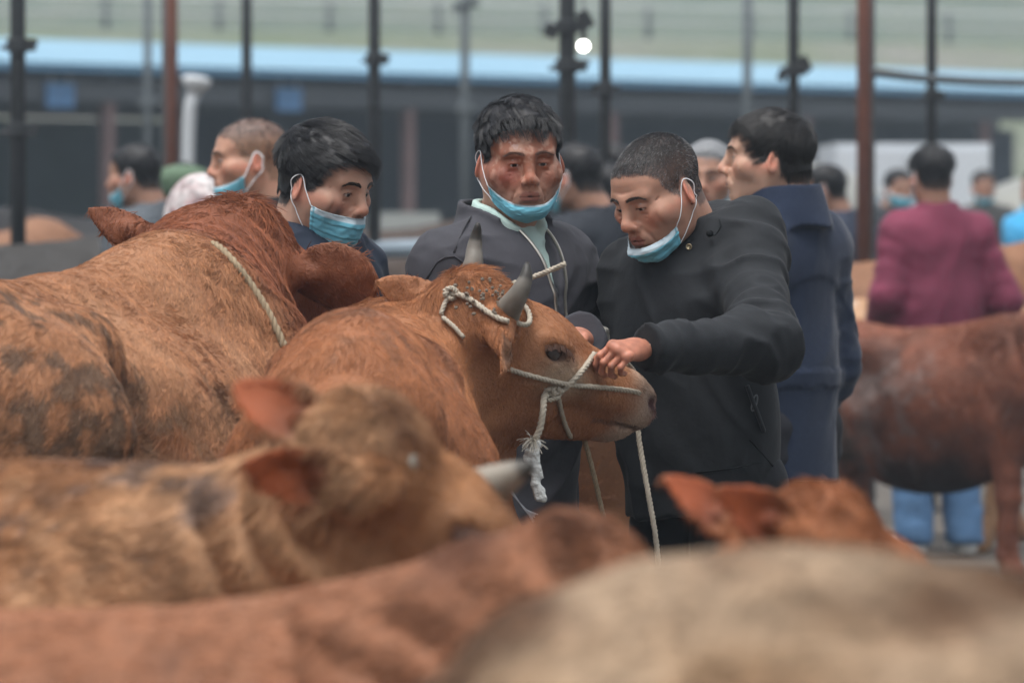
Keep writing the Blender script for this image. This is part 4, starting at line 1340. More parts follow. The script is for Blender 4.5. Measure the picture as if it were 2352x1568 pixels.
    # rails and trough between the cattle pens
    for (x0, x1, py, D, r, nm, lb) in ((845, 1010, 513, 47, .06, 'feed_trough', 'pale concrete feed trough edge behind the dark brown cow'), (845, 980, 574, 27, .045, 'pen_rail', 'bluish steel pen rail behind the navy man')):
        a, b = at(x0, py, D), at(x1, py - 4, D)
        T_ = empty(nm, V3((a[0] + b[0]) / 2, D, 0), lb, 'trough' if 'trough' in nm else 'rail')
        if 'trough' in nm:
            wparent(MB().box((a + b) / 2, (b[0] - a[0], .5, .16)).build('rim', mat('concrete', (.36, .38, .36), .9, noise=(2, .5, .7))), T_)
            wparent(MB().box(V3((a[0] + b[0]) / 2, D, (a[2] - .08) / 2), (b[0] - a[0] - .1, .4, a[2] - .09)).build('base', mat('concrete_dark', (.15, .15, .14), .9)), T_)
        else:
            wparent(MB().tube([a, b], r, 10).build('rail', mat('blue_steel', (.22, .28, .33), .5, noise=(4, .4, .7))), T_)
            for q in (a, b):
                wparent(MB().tube([V3(q[0], q[1], 0), V3(q[0], q[1], q[2])], .03, 8).build('post', mat('blue_steel', (.22, .28, .33), .5)), T_)

    # vehicles
    M_WHITE = mat('white_paint', (.62, .66, .70), rough=.4, spec=.5, noise=(1.5, .3, .85))
    M_TYRE = mat('tyre', (.02, .02, .02), .8); M_GLASS = mat('car_glass', (.06, .075, .08), .1, spec=.6); M_LAMP = mat('tail_lamp', (.35, .02, .02), .3)
    D = 48; c = gp(2096, D)
    TV = empty('box_truck', c, 'small white box truck seen from behind, by the far men', 'truck')
    wv = 1.30
    wparent(MB().box(c + V3(0, 1.4, 1.28), (wv, 2.9, 1.46)).build('cargo_box', M_WHITE), TV)
    for s in (-1, 1):
        wparent(MB().box(c + V3(s * wv / 4, -.062, 1.28), (wv / 2 - .03, .03, 1.36)).build('rear_door', M_WHITE), TV)
        wparent(MB().tube([c + V3(s * .06, -.10, .7), c + V3(s * .06, -.10, 1.9)], .015, 6).build('door_bar', M_RAIL), TV)
        wparent(MB().box(c + V3(s * .5, -.08, .46), (.2, .04, .1)).build('tail_lamp', M_LAMP), TV)
        for yy in (.5, 3.3):
            wparent(MB().lathe(c + V3(s * (wv / 2 - .1), yy, .30), V3(s, 0, 0), [(.12, -.1), (.30, -.09), (.31, -.04), (.31, .05), (.29, .08), (.12, .085)], 18).build('wheel', M_TYRE, None, True), TV)
    wparent(MB().box(c + V3(0, 1.6, .46), (.8, 3.6, .18)).build('chassis', M_TYRE), TV)
    wparent(MB().box(c + V3(0, 3.6, 1.05), (wv - .05, 1.2, 1.2)).build('cab', M_WHITE), TV)
    def car(px, D, yaw, col, nm, label, sc=1.0):
        c = gp(px, D); Rz = rotz(yaw)
        T_ = empty(nm, c, label, 'car')
        S = SDF()
        S.fn(lambda p: (np.maximum(np.abs(p[:, 0]) / 2.05, np.maximum(np.abs(p[:, 1]) / .80, np.abs(p[:, 2] - .62) / .30)) - 1) * .3, .1, 'u', V3(-2.1, -.85, .2), V3(2.1, .85, 1.0))
        S.ell((-.15, 0, .92), (1.35, .68, .62), .25)
        S.fn(lambda p: .22 - p[:, 2], .05, 'i')
        v, f = polygonise(S, S.lo, S.hi + V3(0, 0, .6), .06)
        wparent(link('body', npmesh('body', c + sc * (v @ Rz.T), f), None, mat('paint_' + nm, col, .3, spec=.5)), T_)
        for s in (-1, 1):
            for xx in (-1.25, 1.25):
                wparent(MB().lathe(c + sc * (Rz @ V3(xx, s * .70, .31)), Rz @ V3(0, s, 0), [(.1, -.1), (.30, -.09), (.31, .06), (.28, .10), (.1, .105)], 18).build('wheel', M_TYRE, None, True), T_)
        g = SDF(); g.ell((-.15, 0, .96), (1.28, .70, .54), .1); g.fn(lambda p: .98 - p[:, 2], .02, 'i'); g.fn(lambda p: p[:, 2] - 1.40, .02, 'i')
        v, f = polygonise(g, V3(-1.5, -.72, .95), V3(1.3, .72, 1.5), .06)
        wparent(link('window', npmesh('window', c + sc * (v @ Rz.T), f), None, M_GLASS), T_)
    car(1850, 43, math.radians(75), (.24, .24, .21), 'parked_car', 'grey beige car with a rounded roof left of the white truck', 1.18)
    car(2390, 47, math.radians(80), (.20, .24, .24), 'parked_car', 'grey green car at the right edge behind the person in bright blue', 1.12)
# ------------------------------------------------------------------ the herd
R_ = math.radians
RED = (.30, .115, .052)
def mudf(spots, seed=0, fr=14):
    """clods of dried mud: (centre, radii, amount) in the animal's own space"""
    def f(V, Vh, N, C):
        n = fbm(V * np.array([fr, fr, fr * .55]) + seed, 4); n2 = fbm(V * 40 + seed, 3)
        for c, r, a, colr in spots:
            g = np.exp(-(((V - np.array(c)) / np.array(r)) ** 2).sum(1))
            m = np.clip(sstep(.62 - .22 * g, .70 - .22 * g, n * .6 + n2 * .4) * sstep(.05, .4, g) * a, 0, 1)[:, None]
            C = C * (1 - m) + np.array(colr) * (.6 + .8 * n2[:, None]) * m
        return C
    return f

# --- big cow at left, seen from behind, head turned away
def c1col(V, Vh, N):
    c = coat_col((.315, .145, .069), light=(.44, .25, .14), dark=(.16, .060, .028), seed=3, sc=3.5)(V, Vh, N)
    nk = (sstep(.38, .55, V[:, 0]))[:, None]
    c = c * (1 - nk) + np.array((.185, .060, .026)) * (.8 + .5 * fbm(V * 9, 3)[:, None]) * nk
    return c
c1_extra = []
C1 = cow('c1', 'large tan cow with muddy hindquarters at left, head turned away', (-.845, 10.80, 0), R_(70), 1.165, at(556, 520, 11.75), (.42, .84, -.34), (-.92, .38, .16), c1col,
         hs=1.0, h=.010, fur=150000, furrad=.0007, furlen=1.0, neck_r=1.0, wide=1.12,
         neckmid=at(465, 765, 11.6), clumpy=1.2,
         ears=[(1, (-.88, .2, .38), (.2, .8, -.5), .125, .052, 'w', at(362, 556, 11.75)), (-1, (.95, -.12, -.14), (.12, .95, .28), .160, .080, 'w', at(650, 622, 11.70))],
         mud=mudf([((-.50, -.28, .90), (.42, .4, .28), .95, (.10, .055, .032)), ((-.45, -.28, .78), (.4, .3, .25), .85, (.15, .09, .055)), ((-.50, -.3, .80), (.12, .2, .12), .8, (.30, .25, .20)),
                   ((-.15, -.25, .90), (.25, .2, .12), .55, (.16, .085, .045))], 5, 22))
# --- the haltered cow with short horns
def c2col(V, Vh, N):
    c = coat_col((.275, .106, .044), light=(.36, .155, .070), dark=(.15, .052, .023), seed=9, sc=4.5)(V, Vh, N)
    hd = ((np.linalg.norm(Vh - np.array([.15, 0, -.08]), axis=1)) < .42)[:, None]
    c = np.where(hd, c * np.array([1.12, 1.2, 1.25]), c)
    return c
C2 = cow('c2', 'reddish cow with short grey horns and a white rope halter held by the men', (-.262, 11.03, 0), R_(88), 1.095, at(1106, 680, 11.42), (.74, .60, -.285), (-.60, .75, .27), c2col,
         hs=.955, h=.0074, fur=230000, furrad=.0005, furlen=.95, wide=.72, neck_r=.95, neckmid=at(970, 1010, 11.62), wz=-.08, eyepatch=.85, muzzle=(.43, .31, .235), inner=(.26, .13, .07),
         horns=[(-1, (.02, -.06, -.03), [at(1170, 708, 11.32), at(1193, 672, 11.29), at(1208, 636, 11.29), at(1211, 602, 11.30)], .029), (1, (.0, .055, -.03), [at(1086, 612, 11.46), at(1089, 575, 11.47), at(1094, 541, 11.47), at(1098, 512, 11.46)], .024)],
         ears=[(1, (-.92, .12, .28), (.1, .9, -.25), .150, .056, 'w', at(1046, 706, 11.46)), (-1, (.14, -.75, -.62), (.95, -.1, .25), .105, .046, 'w', at(1146, 756, 11.31))],
         mud=mudf([((-.5, 0, 1.2), (.5, .25, .1), .45, (.12, .06, .035)), ((-.6, .1, .9), (.3, .3, .2), .5, (.13, .06, .035))], 8))
# --- out of focus animals close to the lens
def earw(C, *a): pass
cow('c3', 'tan calf with one pale horn and orange ears, blurred before the haltered cow', (-1.03, 7.72, 0), R_(4), .96, at(872, 1000, 7.6), (.755, .43, -.5), (-.345, .90, .25), patchy((.30, .142, .064), (.11, .048, .024), (.38, .215, .115), 4.4, 21, (1.5, 1, .8)),
    hs=1.10, horncol=(.31, .275, .22), h=.012, fur=45000, furrad=.0011, furlen=1.0, eyepatch=.4, rib=.004, neck_r=.74, neckmid=at(650, 1330, 7.7), wz=-.05,
    horns=[(1, None, [at(1085, 1135, 7.72), at(1130, 1115, 7.71), at(1175, 1092, 7.70), at(1226, 1066, 7.69)], .030), (-1, (.02, -.065, -.03), [(.018, -.08, -.01), (.014, -.088, .008)], .016)],
    ears=[(1, (-.84, .2, .50), (.2, -.95, .3), .155, .058, 'w', at(782, 1022, 7.56)), (-1, (-.93, -.30, .16), (.25, -.95, -.15), .150, .055, 'w', at(842, 1112, 7.46))],
    mud=mudf([((-.2, 0, 1.16), (.7, .14, .07), 1.0, (.20, .17, .155)), ((.5, 0, 1.15), (.3, .2, .1), .8, (.10, .07, .06))], 2), cat='calf', inner=(.27, .058, .016))
cow('c4', 'reddish brown cow along the bottom left, back blurred close to the lens', (-.50, 6.55, 0), R_(2), .90, at(1365, 1285, 6.6), (.80, .3, -.45), (-.2, .95, .1), patchy((.245, .105, .054), (.09, .036, .019), (.31, .165, .10), 4.2, 31, (1.4, 1, .7)),
    hs=.9, h=.014, fur=34000, furrad=.0013, neck_r=.78, neckmid=at(1130, 1600, 6.58), wz=-.07, ears=[(1, (-.3, .9, -.45), (.3, -.8, .2), .16, .055), (-1, (-.3, -.9, -.6), (.3, -.8, .3), .16, .055)],
    mud=mudf([((-.5, -.1, .95), (.3, .3, .2), .7, (.10, .05, .03))], 12))
cow('c5', 'pale beige cow at the bottom right, nearest to the lens', (.80, 5.05, 0), R_(3), 1.0, (1.95, 5.3, 1.32), (.85, .1, -.5), (0, 1, 0), patchy((.235, .148, .083), (.07, .033, .016), (.33, .24, .16), 3.4, 44),
    h=.014, fur=34000, furrad=.0014)
cow('c6', 'orange red calf showing only its ears and head above the beige cow', (-.16, 7.50, 0), R_(4), .80, at(1912, 1196, 7.35), (.78, .36, -.50), (-.30, .92, .2), coat_col((.27, .098, .040), light=(.34, .15, .07), dark=(.14, .045, .018), seed=50, sc=6),
    hs=1.12, h=.011, fur=26000, furrad=.0011, ears=[(1, (-.72, .1, .66), (.55, -.8, .2), .150, .050, 'w', at(1718, 1250, 7.45)), (-1, (-.82, -.25, .55), (.3, -.92, -.1), .135, .056, 'w', at(1842, 1246, 7.28))], cat='calf', neck_r=.85, inner=(.24, .05, .013))
# --- cattle further off
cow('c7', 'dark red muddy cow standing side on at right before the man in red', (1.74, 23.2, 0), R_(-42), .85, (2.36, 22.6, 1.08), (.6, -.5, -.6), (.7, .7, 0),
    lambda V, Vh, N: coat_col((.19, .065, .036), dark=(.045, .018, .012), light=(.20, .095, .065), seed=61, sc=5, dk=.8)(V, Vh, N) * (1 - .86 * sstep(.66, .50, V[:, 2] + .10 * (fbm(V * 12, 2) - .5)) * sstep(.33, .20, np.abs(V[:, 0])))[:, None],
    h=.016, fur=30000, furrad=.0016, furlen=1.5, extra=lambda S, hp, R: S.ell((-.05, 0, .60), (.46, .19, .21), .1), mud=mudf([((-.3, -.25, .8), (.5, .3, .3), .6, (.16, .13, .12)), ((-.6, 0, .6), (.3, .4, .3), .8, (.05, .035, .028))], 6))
def far(key, label, px, D, ang, k, base, pollx=None, seed=0, **kw):
    g = gp(px, D); d = V3(math.cos(ang), math.sin(ang), 0); l = V3(-d[1], d[0], 0)
    pl = g + d * (.92 * k) + V3(0, 0, kw.pop('pz', 1.22) * k)
    cow(key, label, g, ang, k, pl, d * .8 + V3(0, 0, -.6), l, coat_col(base, seed=seed), h=.024, fur=kw.pop('fur', 5000), furrad=.003, tail=True, **kw)
far('f1', 'tan cow back showing between the wool coat and the man in red', 1960, 24.95, R_(176), .92, (.42, .24, .13), seed=3, mud=mudf([((.2, 0, 1.1), (.2, .3, .1), .9, (.6, .55, .48))], 4))
far('f2', 'brown cow behind the man in red, left side', 2030, 25.75, R_(4), 1.05, (.24, .115, .06), seed=5)
far('f3', 'tan brown cow behind the man in red at the right edge', 2390, 31, R_(185), 1.05, (.33, .165, .085), seed=7)
far('f4', 'black cow far left beyond the grey one', 215, 34, R_(178), 1.19, (.018, .018, .02), seed=8, pz=1.0)
far('f5', 'dark grey cow at left behind the large tan cow', 80, 24, R_(0), 1.13, (.045, .042, .04), seed=9, pz=.9)
far('f6', 'brown cow back between the black and grey cows at the left edge', 20, 29, R_(75), 1.15, (.27, .135, .075), seed=10, pz=1.0)
far('f7', 'dark brown cow beyond the pen rail between the navy and grey jackets', 900, 33, R_(10), 1.14, (.06, .042, .033), seed=11, pz=.95)
far('f8', 'tan cow just behind the haltered cow, between two men', 800, 16.2, R_(60), .98, (.40, .20, .10), seed=12, pz=.95)
far('f9', 'orange brown cow standing behind the man with wet fringe', 1178, 15.6, R_(96), 1.02, (.36, .165, .075), seed=13, pz=1.0)

# --- ropes: laid on the hides by tracing the lines seen in the picture on to the solid animal
M_ROPE = mat('rope', (.46, .41, .33), rough=.85, spec=.15, noise=[(60, .5, .65), (300, .4, .7)], bump=[(800, .4, .001)])
M_ROPE2 = mat('rope_old', (.33, .26, .17), rough=.85, spec=.15, noise=[(60, .5, .65), (300, .4, .7)])
def on(c, px, py, off=.006, d0=10.0):
    """first hit of the line of sight with an animal, lifted off by off"""
    o = V3(0, 0, CAMZ); d = nrm(at(px, py, 1.0) - o)
    t = d0
    for _ in range(60):
        s = c['S'](c['Lc'](o + d * t)[None])[0] * c['k']
        t += s * .8
        if s < .001: break
    if t > 12.2 or s > .02: t = on.last
    on.last = t
    return o + d * (t - off)
on.last = 11.4
if C2:
    hk = empty('rope_halter', at(1200, 800, 11.4), 'white twisted rope halter round the horned cow head', 'rope')
    def lay(pts, r=.0058, name='strand', m_=M_ROPE, par=hk, off=.010):
        q = []
        for a in pts:
            q.append(on(C2, a[0], a[1], off) if len(a) == 2 else at(*a))
        o = MB().rope(q, r, r * 5.0).build(name, m_, None, True); wparent(o, par); return q
    lay([(1034, 674), (1060, 678), (1090, 694), (1120, 716), (1150, 733), (1168, 738)], name='poll_rope', r=.0062)
    lay([(1036, 672), (1022, 696), (1013, 722)], name='poll_rope', r=.0052)
    lay([(1016, 728), (1040, 748), (1065, 775)], name='throat_rope', r=.0050)
    b1 = C2['hp'](.022, -.098, .026)
    ax = nrm(C2['Rb'] @ (C2['H'] @ V3(.0, -.55, .8))); u1 = nrm(np.cross(ax, V3(0, 1, 0))); v1 = np.cross(ax, u1)
    ring = [C2['hp'](.018, -.088, .004) + .040 * (math.cos(a) * u1 + math.sin(a) * v1) for a in np.linspace(0, 2 * math.pi * 1.05, 22)]
    wparent(MB().rope(ring, .0058, .028).build('horn_loop', M_ROPE, None, True), hk)
    for kx, ky in ((1036, 674), (1262, 906), (1275, 902)):
        kc = on(C2, kx, ky, .012)
        kn = [kc + .011 * V3(math.cos(a) * (1 + .3 * math.cos(2.5 * a)), .5 * math.sin(2.5 * a), math.sin(a)) for a in np.linspace(0, 10, 40)]
        wparent(MB().rope(kn, .0055, .024).build('knot', M_ROPE, None, True), hk)
    lay([(1166, 846), (1200, 858), (1250, 871), (1310, 884), (1370, 889), (1430, 895), (1456, 899), (1470, 903)], name='cheek_rope')
    lay([(1366, 812), (1352, 832), (1330, 860), (1305, 885), (1285, 902), (1264, 908)], name='nose_rope', r=.0066)
    lay([(1282, 910), (1288, 940), (1298, 975), (1311, 1004)], name='jaw_rope', r=.0054)
    kk = on(C2, 1256, 906, .02)
    D0 = kk[1] / CF[1]
    fr = [kk, at(1249, 915, D0), at(1247, 945, D0 - .02), at(1240, 985, D0 - .02), at(1226, 1012, D0 - .02)]
    wparent(MB().rope(fr, .0075, .034).build('loose_end', M_ROPE, None, True), hk)
    # frayed end and a wisp of clear plastic
    fb = at(1224, 1016, D0 - .02); pts = []
    for i in range(90):
        a = RNG.normal(0, 1, 3); d = nrm(a * np.array([1, 1, .6])) * RNG.uniform(.01, .028)
        pts.append([fb, fb + d * .5 + V3(0, 0, .004), fb + d, fb + d * 1.25 + V3(0, 0, -.004)])
    o = strands('fray', np.array(pts), .0007, np.tile(np.array([.48, .45, .38]), (90, 1)), M_HAIR, None); wparent(o, hk)
    M_PLAST = mat('clear_plastic', (.62, .64, .62), rough=.25, spec=.6, noise=(60, .5, .6), bump=[(90, .8, .01)])
    S = SDF()
    tp = [at(1228, 1020, D0 - .02), at(1222, 1050, D0 - .02), at(1232, 1085, D0 - .02), at(1228, 1115, D0 - .02), at(1240, 1142, D0 - .02)]
    for i, r in enumerate((.010, .016, .013, .010)): S.cap(tp[i], tp[i + 1], r, (.016, .013, .008, .012)[i], .008, sq=((0, 1, 0), 1.8))
    S.fn(lambda p: .006 * (vnoise(p * 90) - .5) * 2, 0, 'd')
    v, f = polygonise(S, S.lo, S.hi, .004)
    wparent(link('plastic_wisp', npmesh('plastic_wisp', v, f), None, M_PLAST), hk)
    # stray end standing up behind the horn
    e0 = at(1176, 652, 11.42); e1 = at(1236, 632, 11.40); e2 = at(1298, 606, 11.36)
    wparent(MB().rope([e0, e1, e2], .0060, .028).build('stiff_end', M_ROPE, None, True), hk)
    # crumbs of dirt caught in the hair of the crown
    cr = MB()
    for i in range(46):
        q = on(C2, 1110 + RNG.normal(0, 34), 672 + RNG.normal(0, 24), .014 + RNG.uniform(0, .006)); r = RNG.uniform(.0022, .0045)
        cr.lathe(q, RNG.normal(0, 1, 3), [(r * .5, -r), (r, -.2 * r), (r * .8, .6 * r), (r * .2, r)], 6)
    o = cr.build('dirt_crumbs', mat('crumb', (.16, .13, .10), .9)); wparent(o, C2['E']); tag(o, kind='stuff')
    # plastic straw at the flank
    ps = []
    for i in range(9):
        q0 = on(C2, 1168, 1120, .004); Dp = q0[1] / CF[1]; q1 = at(1208, 1172, Dp); q2 = at(1232 + RNG.uniform(-8, 6), 1188 + RNG.uniform(-10, 14), Dp)
        ps.append([q0 + RNG.normal(0, .002, 3), at(1192, 1152, Dp), q1 + RNG.normal(0, .002, 3), q2])
    o = strands('plastic_thread', np.array(ps), .0012, np.tile(np.array([.45, .47, .5]), (9, 1)), M_HAIR, None); wparent(o, hk)
    ld = MB().rope([at(1440, 835, 11.66), at(1458, 862, 11.84), at(1464, 930, 11.86), at(1465, 985, 11.85), at(1476, 1060, 11.84), at(1492, 1150, 11.82), at(1508, 1250, 11.80), at(1520, 1400, 11.8)], .0062, .030).build('lead_rope', M_ROPE, None, True)
    tag(ld, 'white lead rope hanging from the fist of the man in the black parka', 'rope')
    ld = MB().rope([at(1335, 990, 11.66), at(1348, 1030, 11.68), at(1366, 1100, 11.7), at(1382, 1170, 11.72), at(1398, 1240, 11.74), at(1415, 1400, 11.75)], .0058, .028).build('lead_rope', M_ROPE2, None, True)
    tag(ld, 'tan lead rope hanging below the horned cow chin', 'rope')
if C1:
    q = [on(C1, a, b, .008) for a, b in ((488, 560), (512, 576), (545, 612), (580, 660), (610, 706), (632, 750), (648, 785), (654, 800))]
    q[0] = q[0] + V3(0, .02, 0)
    tag(MB().rope(q, .0085, .05).build('neck_rope', M_ROPE2, None, True), 'old tan rope round the neck of the large muddy cow', 'rope')
# ------------------------------------------------------------------ the men
def jl(base, yaw, **kw):
    Rb = rotz(yaw); return {k: Rb.T @ (np.asarray(v, float) - base) for k, v in kw.items()}
GB = 'men in the background'
# A: navy jacket, at left
bA = gp(685, 12.42); yA = R_(55)
mA = person('mA', bA, yA, 'man in navy jacket with thick black hair and mask under his nose', at(746, 433, 12.38), (R_(54), R_(14), R_(0)),
       jl(bA, yA, elr=at(640, 850, 12.15), wrr=at(846, 752, 12.08)), (.020, .028, .046), (.02, .022, .028),
       dict(style='swept', lines=.7, comb=(.55, -.75, -.1), combw=1.1, w=1.0, nose=1.05, down=.5, eye=.0040, skin=(.47, .275, .195), stubble=.25, cheek_dirt=True, brow_r=1.5, brow_lines=(.055, .064), hlen=.72, clump=.7,
            mask=dict(top=-.040, bot=-.118, side=.012, ang=74, white=.16, pleats=3.2, crumple=.008)), fine=True, height=1.68, lean=(0, -.02),
       hand_kw=dict(r=dict(curl=.5)))
# B: grey jacket, wet fringe
bB = gp(1152, 12.25); yB = R_(46)
def xB(K, J, nb, k):
    def vcut(p):          # the jacket hangs open in a narrow V over the shirt
        z = p[:, 2]; t = (nb[2] + .06 - z) / .36
        hw = np.interp(t, [0, .18, .55, 1.0], [.050, .038, .014, -.012])
        return np.maximum(np.abs(p[:, 0] - nb[0] * np.clip(t, 0, 1) - .008) - hw, p[:, 1] - nb[1] + .02)
    K.fn(vcut, .006, 's')
mB = person('mB', bB, yB, 'man in grey zip jacket with wet black fringe and mottled reddish face', at(1194, 375, 12.22), (R_(12), R_(7), R_(-2)),
       jl(bB, yB, ell=at(1345, 880, 12.40), wrl=at(1332, 780, 11.98)), (.052, .052, .061), (.028, .032, .05),
       dict(style='fringe', lines=.5, comb=(.1, -1, -.3), combw=.9, w=1.035, jaw=1.10, nose=1.0, down=.7, eye=.0030, skin=(.50, .29, .21), scars=True, stubble=.2, brow_r=.45, brow=(.13, .065, .045), hlen=.72, clump=2.2, recede=-.006, cgap=.85, cdrop=.03, cheek=1.25,
            mask=dict(top=-.079, bot=-.122, side=.036, ang=64, white=.10, pleats=1.6, crumple=.006, tilt=-.004, bulge=.003), drape=V3(.5, .5, -.9)), fine=True, height=1.70, lean=(0, -.02), hem=.62,
       extra_jacket=xB, collar=(.098, .094, .0, .085), hand_kw=dict(l=dict(curl=.42, d=rotz(yB).T @ V3(-.22, -.95, .05), n=rotz(yB).T @ V3(.1, .1, 1), side=rotz(yB).T @ V3(-1, 0, 0))))
if mB:
    # mint shirt showing in the opening, and the zip
    S = SDF(); nb = mB['nb']
    S.cap(V3(0, -.01, .95), V3(0, -.025, 1.28), .142, .142, .05, sq=((0, 1, 0), 1.30)); S.cap(V3(0, -.024, 1.28), nb + V3(0, .0, -.02), .132, .080, .08, sq=((0, 1, 0), 1.12))
    S.fn(collar_fn(nb + V3(0, .006, -.03), V3(0, -.25, 1), .078, .070, .0, .085, th=.005, front=V3(0, -1, 0), gap=.5, drop=.035), .01, 'u', lo=nb - .1, hi=nb + .12)
    S.fn(wrinkle(V3(0, -.1, 1.1), V3(0, -.1, 1.5), .2, 24, .006, ax=V3(1, 0, .3), st=.3), 0, 'd')
    v, f = polygonise(S, S.lo, S.hi, .008)
    wparent(link('shirt', npmesh('shirt', v @ mB['Rb'].T + mB['base'], f), None, cloth('mint_shirt', (.42, .56, .52), c2=.85)), mB['E'])
    def onb(px, py, off=.002, d0=11.2):
        o = V3(0, 0, CAMZ); d = nrm(at(px, py, 1.0) - o); t = d0
        for _ in range(70):
            q = mB['Rb'].T @ (o + d * t - mB['base']); s_ = mB['K'](q[None])[0]; t += s_ * .7
            if s_ < .0008 or t > 13.5: break
        return o + d * (t - off)
    for pts in (((1112, 470), (1080, 500), (1058, 540), (1043, 580)), ((980, 640), (1006, 600), (1040, 588), (1066, 606), (1085, 640))):
        q = [onb(a, b, .001) for a, b in pts]
        if max(p_[1] for p_ in q) < 12.6:
            wparent_sub(MB().tube(smooth_path(q, .02), .0024, 6).build('seam', mat('grey_seam', (.03, .03, .036), .8), None, True), mB['jacket'])
    M_ZIP = mat('zip_metal', (.45, .43, .38), .35, metal=.8)
    K = mB['K']
    for s in (-1, 1):
        pts = []
        for t in np.linspace(.03, 1.0, 26):
            hw = np.interp(t, [0, .18, .55, 1.0], [.050, .038, .014, -.004])
            p = V3(nb[0] + .008 + s * (hw + .004), nb[1] - .20, nb[2] + .06 - .36 * t)
            for _ in range(20):
                p[1] += K(p[None])[0] * .8
            pts.append(p)
        P2 = smooth_path(pts, .004) + V3(0, -.002, 0)
        z = MB().tube(P2, .0028, 6)
        for i, q in enumerate(P2[::1]): z.box(q + V3(-s * .003, -.001, 0), (.005, .003, .002))
        z.v = [tuple(mB['Rb'] @ np.array(q) + mB['base']) for q in z.v]
        wparent_sub(z.build('zip', M_ZIP), mB['jacket'])
# C: black parka, gripping the rope
bC = gp(1622, 12.18); yC = R_(-50)
def xC(K, J, nb, k):
    # hood folded behind the neck, thick storm collar
    K.cap(nb + V3(-.10, .08, .035), nb + V3(.10, .08, .035), .045, .045, .04)
    K.cap(nb + V3(.10, .08, .035), nb + V3(.105, -.02, -.005), .045, .035, .04)
    K.cap(nb + V3(-.10, .08, .035), nb + V3(-.105, -.02, -.005), .045, .035, .04)
    K.cap(nb + V3(-.005, -.105, -.06), V3(-.005, -.150, .92), .012, .012, .02, sq=((1, 0, 0), .35))
wrC = at(1477, 800, 11.56)
mC = person('mC', bC, yC, 'man in black parka with cropped greying hair gripping the rope', at(1514, 449, 12.06), (R_(-47), R_(24), R_(-3)),
       jl(bC, yC, ell=at(1758, 790, 11.80), wrl=wrC, shl=at(1715, 592, 12.07), elr=at(1500, 900, 12.32), wrr=at(1540, 1060, 12.25)), (.019, .021, .024), (.014, .015, .018),
       dict(style='buzz', w=.97, lines=1, nose=1.12, down=.9, eye=.0028, skin=(.48, .265, .185), stubble=.3, brow_lines=(.048, .057, .066), grey=.16, brow_r=1.0, brow=(.045, .032, .027), side_a=.45, scalp_a=.95, recede=-.004, cgap=.5, cdrop=.03, sleeve=.93, len=1.05, jaw=.95,
            mask=dict(top=-.074, bot=-.122, side=.020, ang=66, white=.26, pleats=2.4, crumple=.014, bulge=.012)), fine=True, height=1.68, lean=(0, -.05), hem=.86, extra_jacket=xC,
       collar=(.100, .092, .0, .095), body_w=1.02, hands=('l',),
       hand_kw=dict(l=dict(curl=(.62, .72, .78, .82), spread=.05, d=rotz(yC).T @ V3(-.62, -.74, -.08), n=rotz(yC).T @ V3(.34, -.36, .85), side=rotz(yC).T @ V3(-.6, .7, .3), thumb=(.85, .50, -.30), sc=.80)))
if mC:
    M_TRIM = mat('parka_trim', (.010, .011, .012), .85, spec=.1)
    def onjk(px, py, off=.004, d0=11.0):
        o = V3(0, 0, CAMZ); d = nrm(at(px, py, 1.0) - o); t = d0
        for _ in range(70):
            q = mC['Rb'].T @ (o + d * t - mC['base']); s = mC['K'](q[None])[0]; t += s * .7
            if s < .0008 or t > 13: break
        return o + d * (t - off)
    # slanted pocket with its welt and oval badge, seams, cord and snap
    wl = [onjk(a, b) for a, b in ((1716, 885), (1728, 918), (1741, 952), (1754, 988))]
    pk = empty('x', (0, 0, 0), '', '') if False else None
    o = MB().tube(smooth_path(wl, .01), .020, 8, sqz=.25).build('pocket_welt', MATS['cloth_mC'], None, True); wparent_sub(o, mC['jacket'])
    bc = onjk(1733, 925, .010); ov = [bc + V3(.005 * math.cos(a) * 1.0 + .004 * math.sin(a), -.001, .017 * math.sin(a)) for a in np.linspace(0, 2 * math.pi, 20)]
    wparent_sub(MB().tube(ov, .0018, 6).build('pocket_badge', mat('badge', (.12, .13, .14), .4), None, True), mC['jacket'])
    for pts in (((1470, 640), (1478, 720), (1486, 760)), ((1508, 610), (1500, 680), (1495, 740)), ((1722, 1010), (1750, 1040), (1775, 1070)), ((1600, 1085), (1680, 1075), (1750, 1060))):
        q = [onjk(a, b, .0002) for a, b in pts]
        if max(p_[1] for p_ in q) - min(p_[1] for p_ in q) > .25: continue
        wparent_sub(MB().tube(smooth_path(q, .02), .0022, 6).build('seam', M_TRIM, None, True), mC['jacket'])
    cd_ = [onjk(1652, 505, .006), onjk(1655, 520, .012), onjk(1642, 540, .012), onjk(1630, 536, .012)]
    wparent_sub(MB().tube(smooth_path(cd_, .004), .0016, 6).build('hood_cord', M_TRIM, None, True), mC['jacket'])
    wparent_sub(MB().lathe(onjk(1629, 536, .012), V3(.2, -1, 0), [(.006, 0), (.008, .003), (.007, .010), (.004, .012)], 10).build('cord_toggle', M_TRIM, None, True), mC['jacket'])
    wparent_sub(MB().lathe(onjk(1583, 567, .003), V3(-.3, -1, .1), [(.007, 0), (.007, .003), (.005, .004), (.0045, .002)], 14).build('snap_button', mat('brass', (.30, .25, .16), .35, metal=.8), None, True), mC['jacket'])
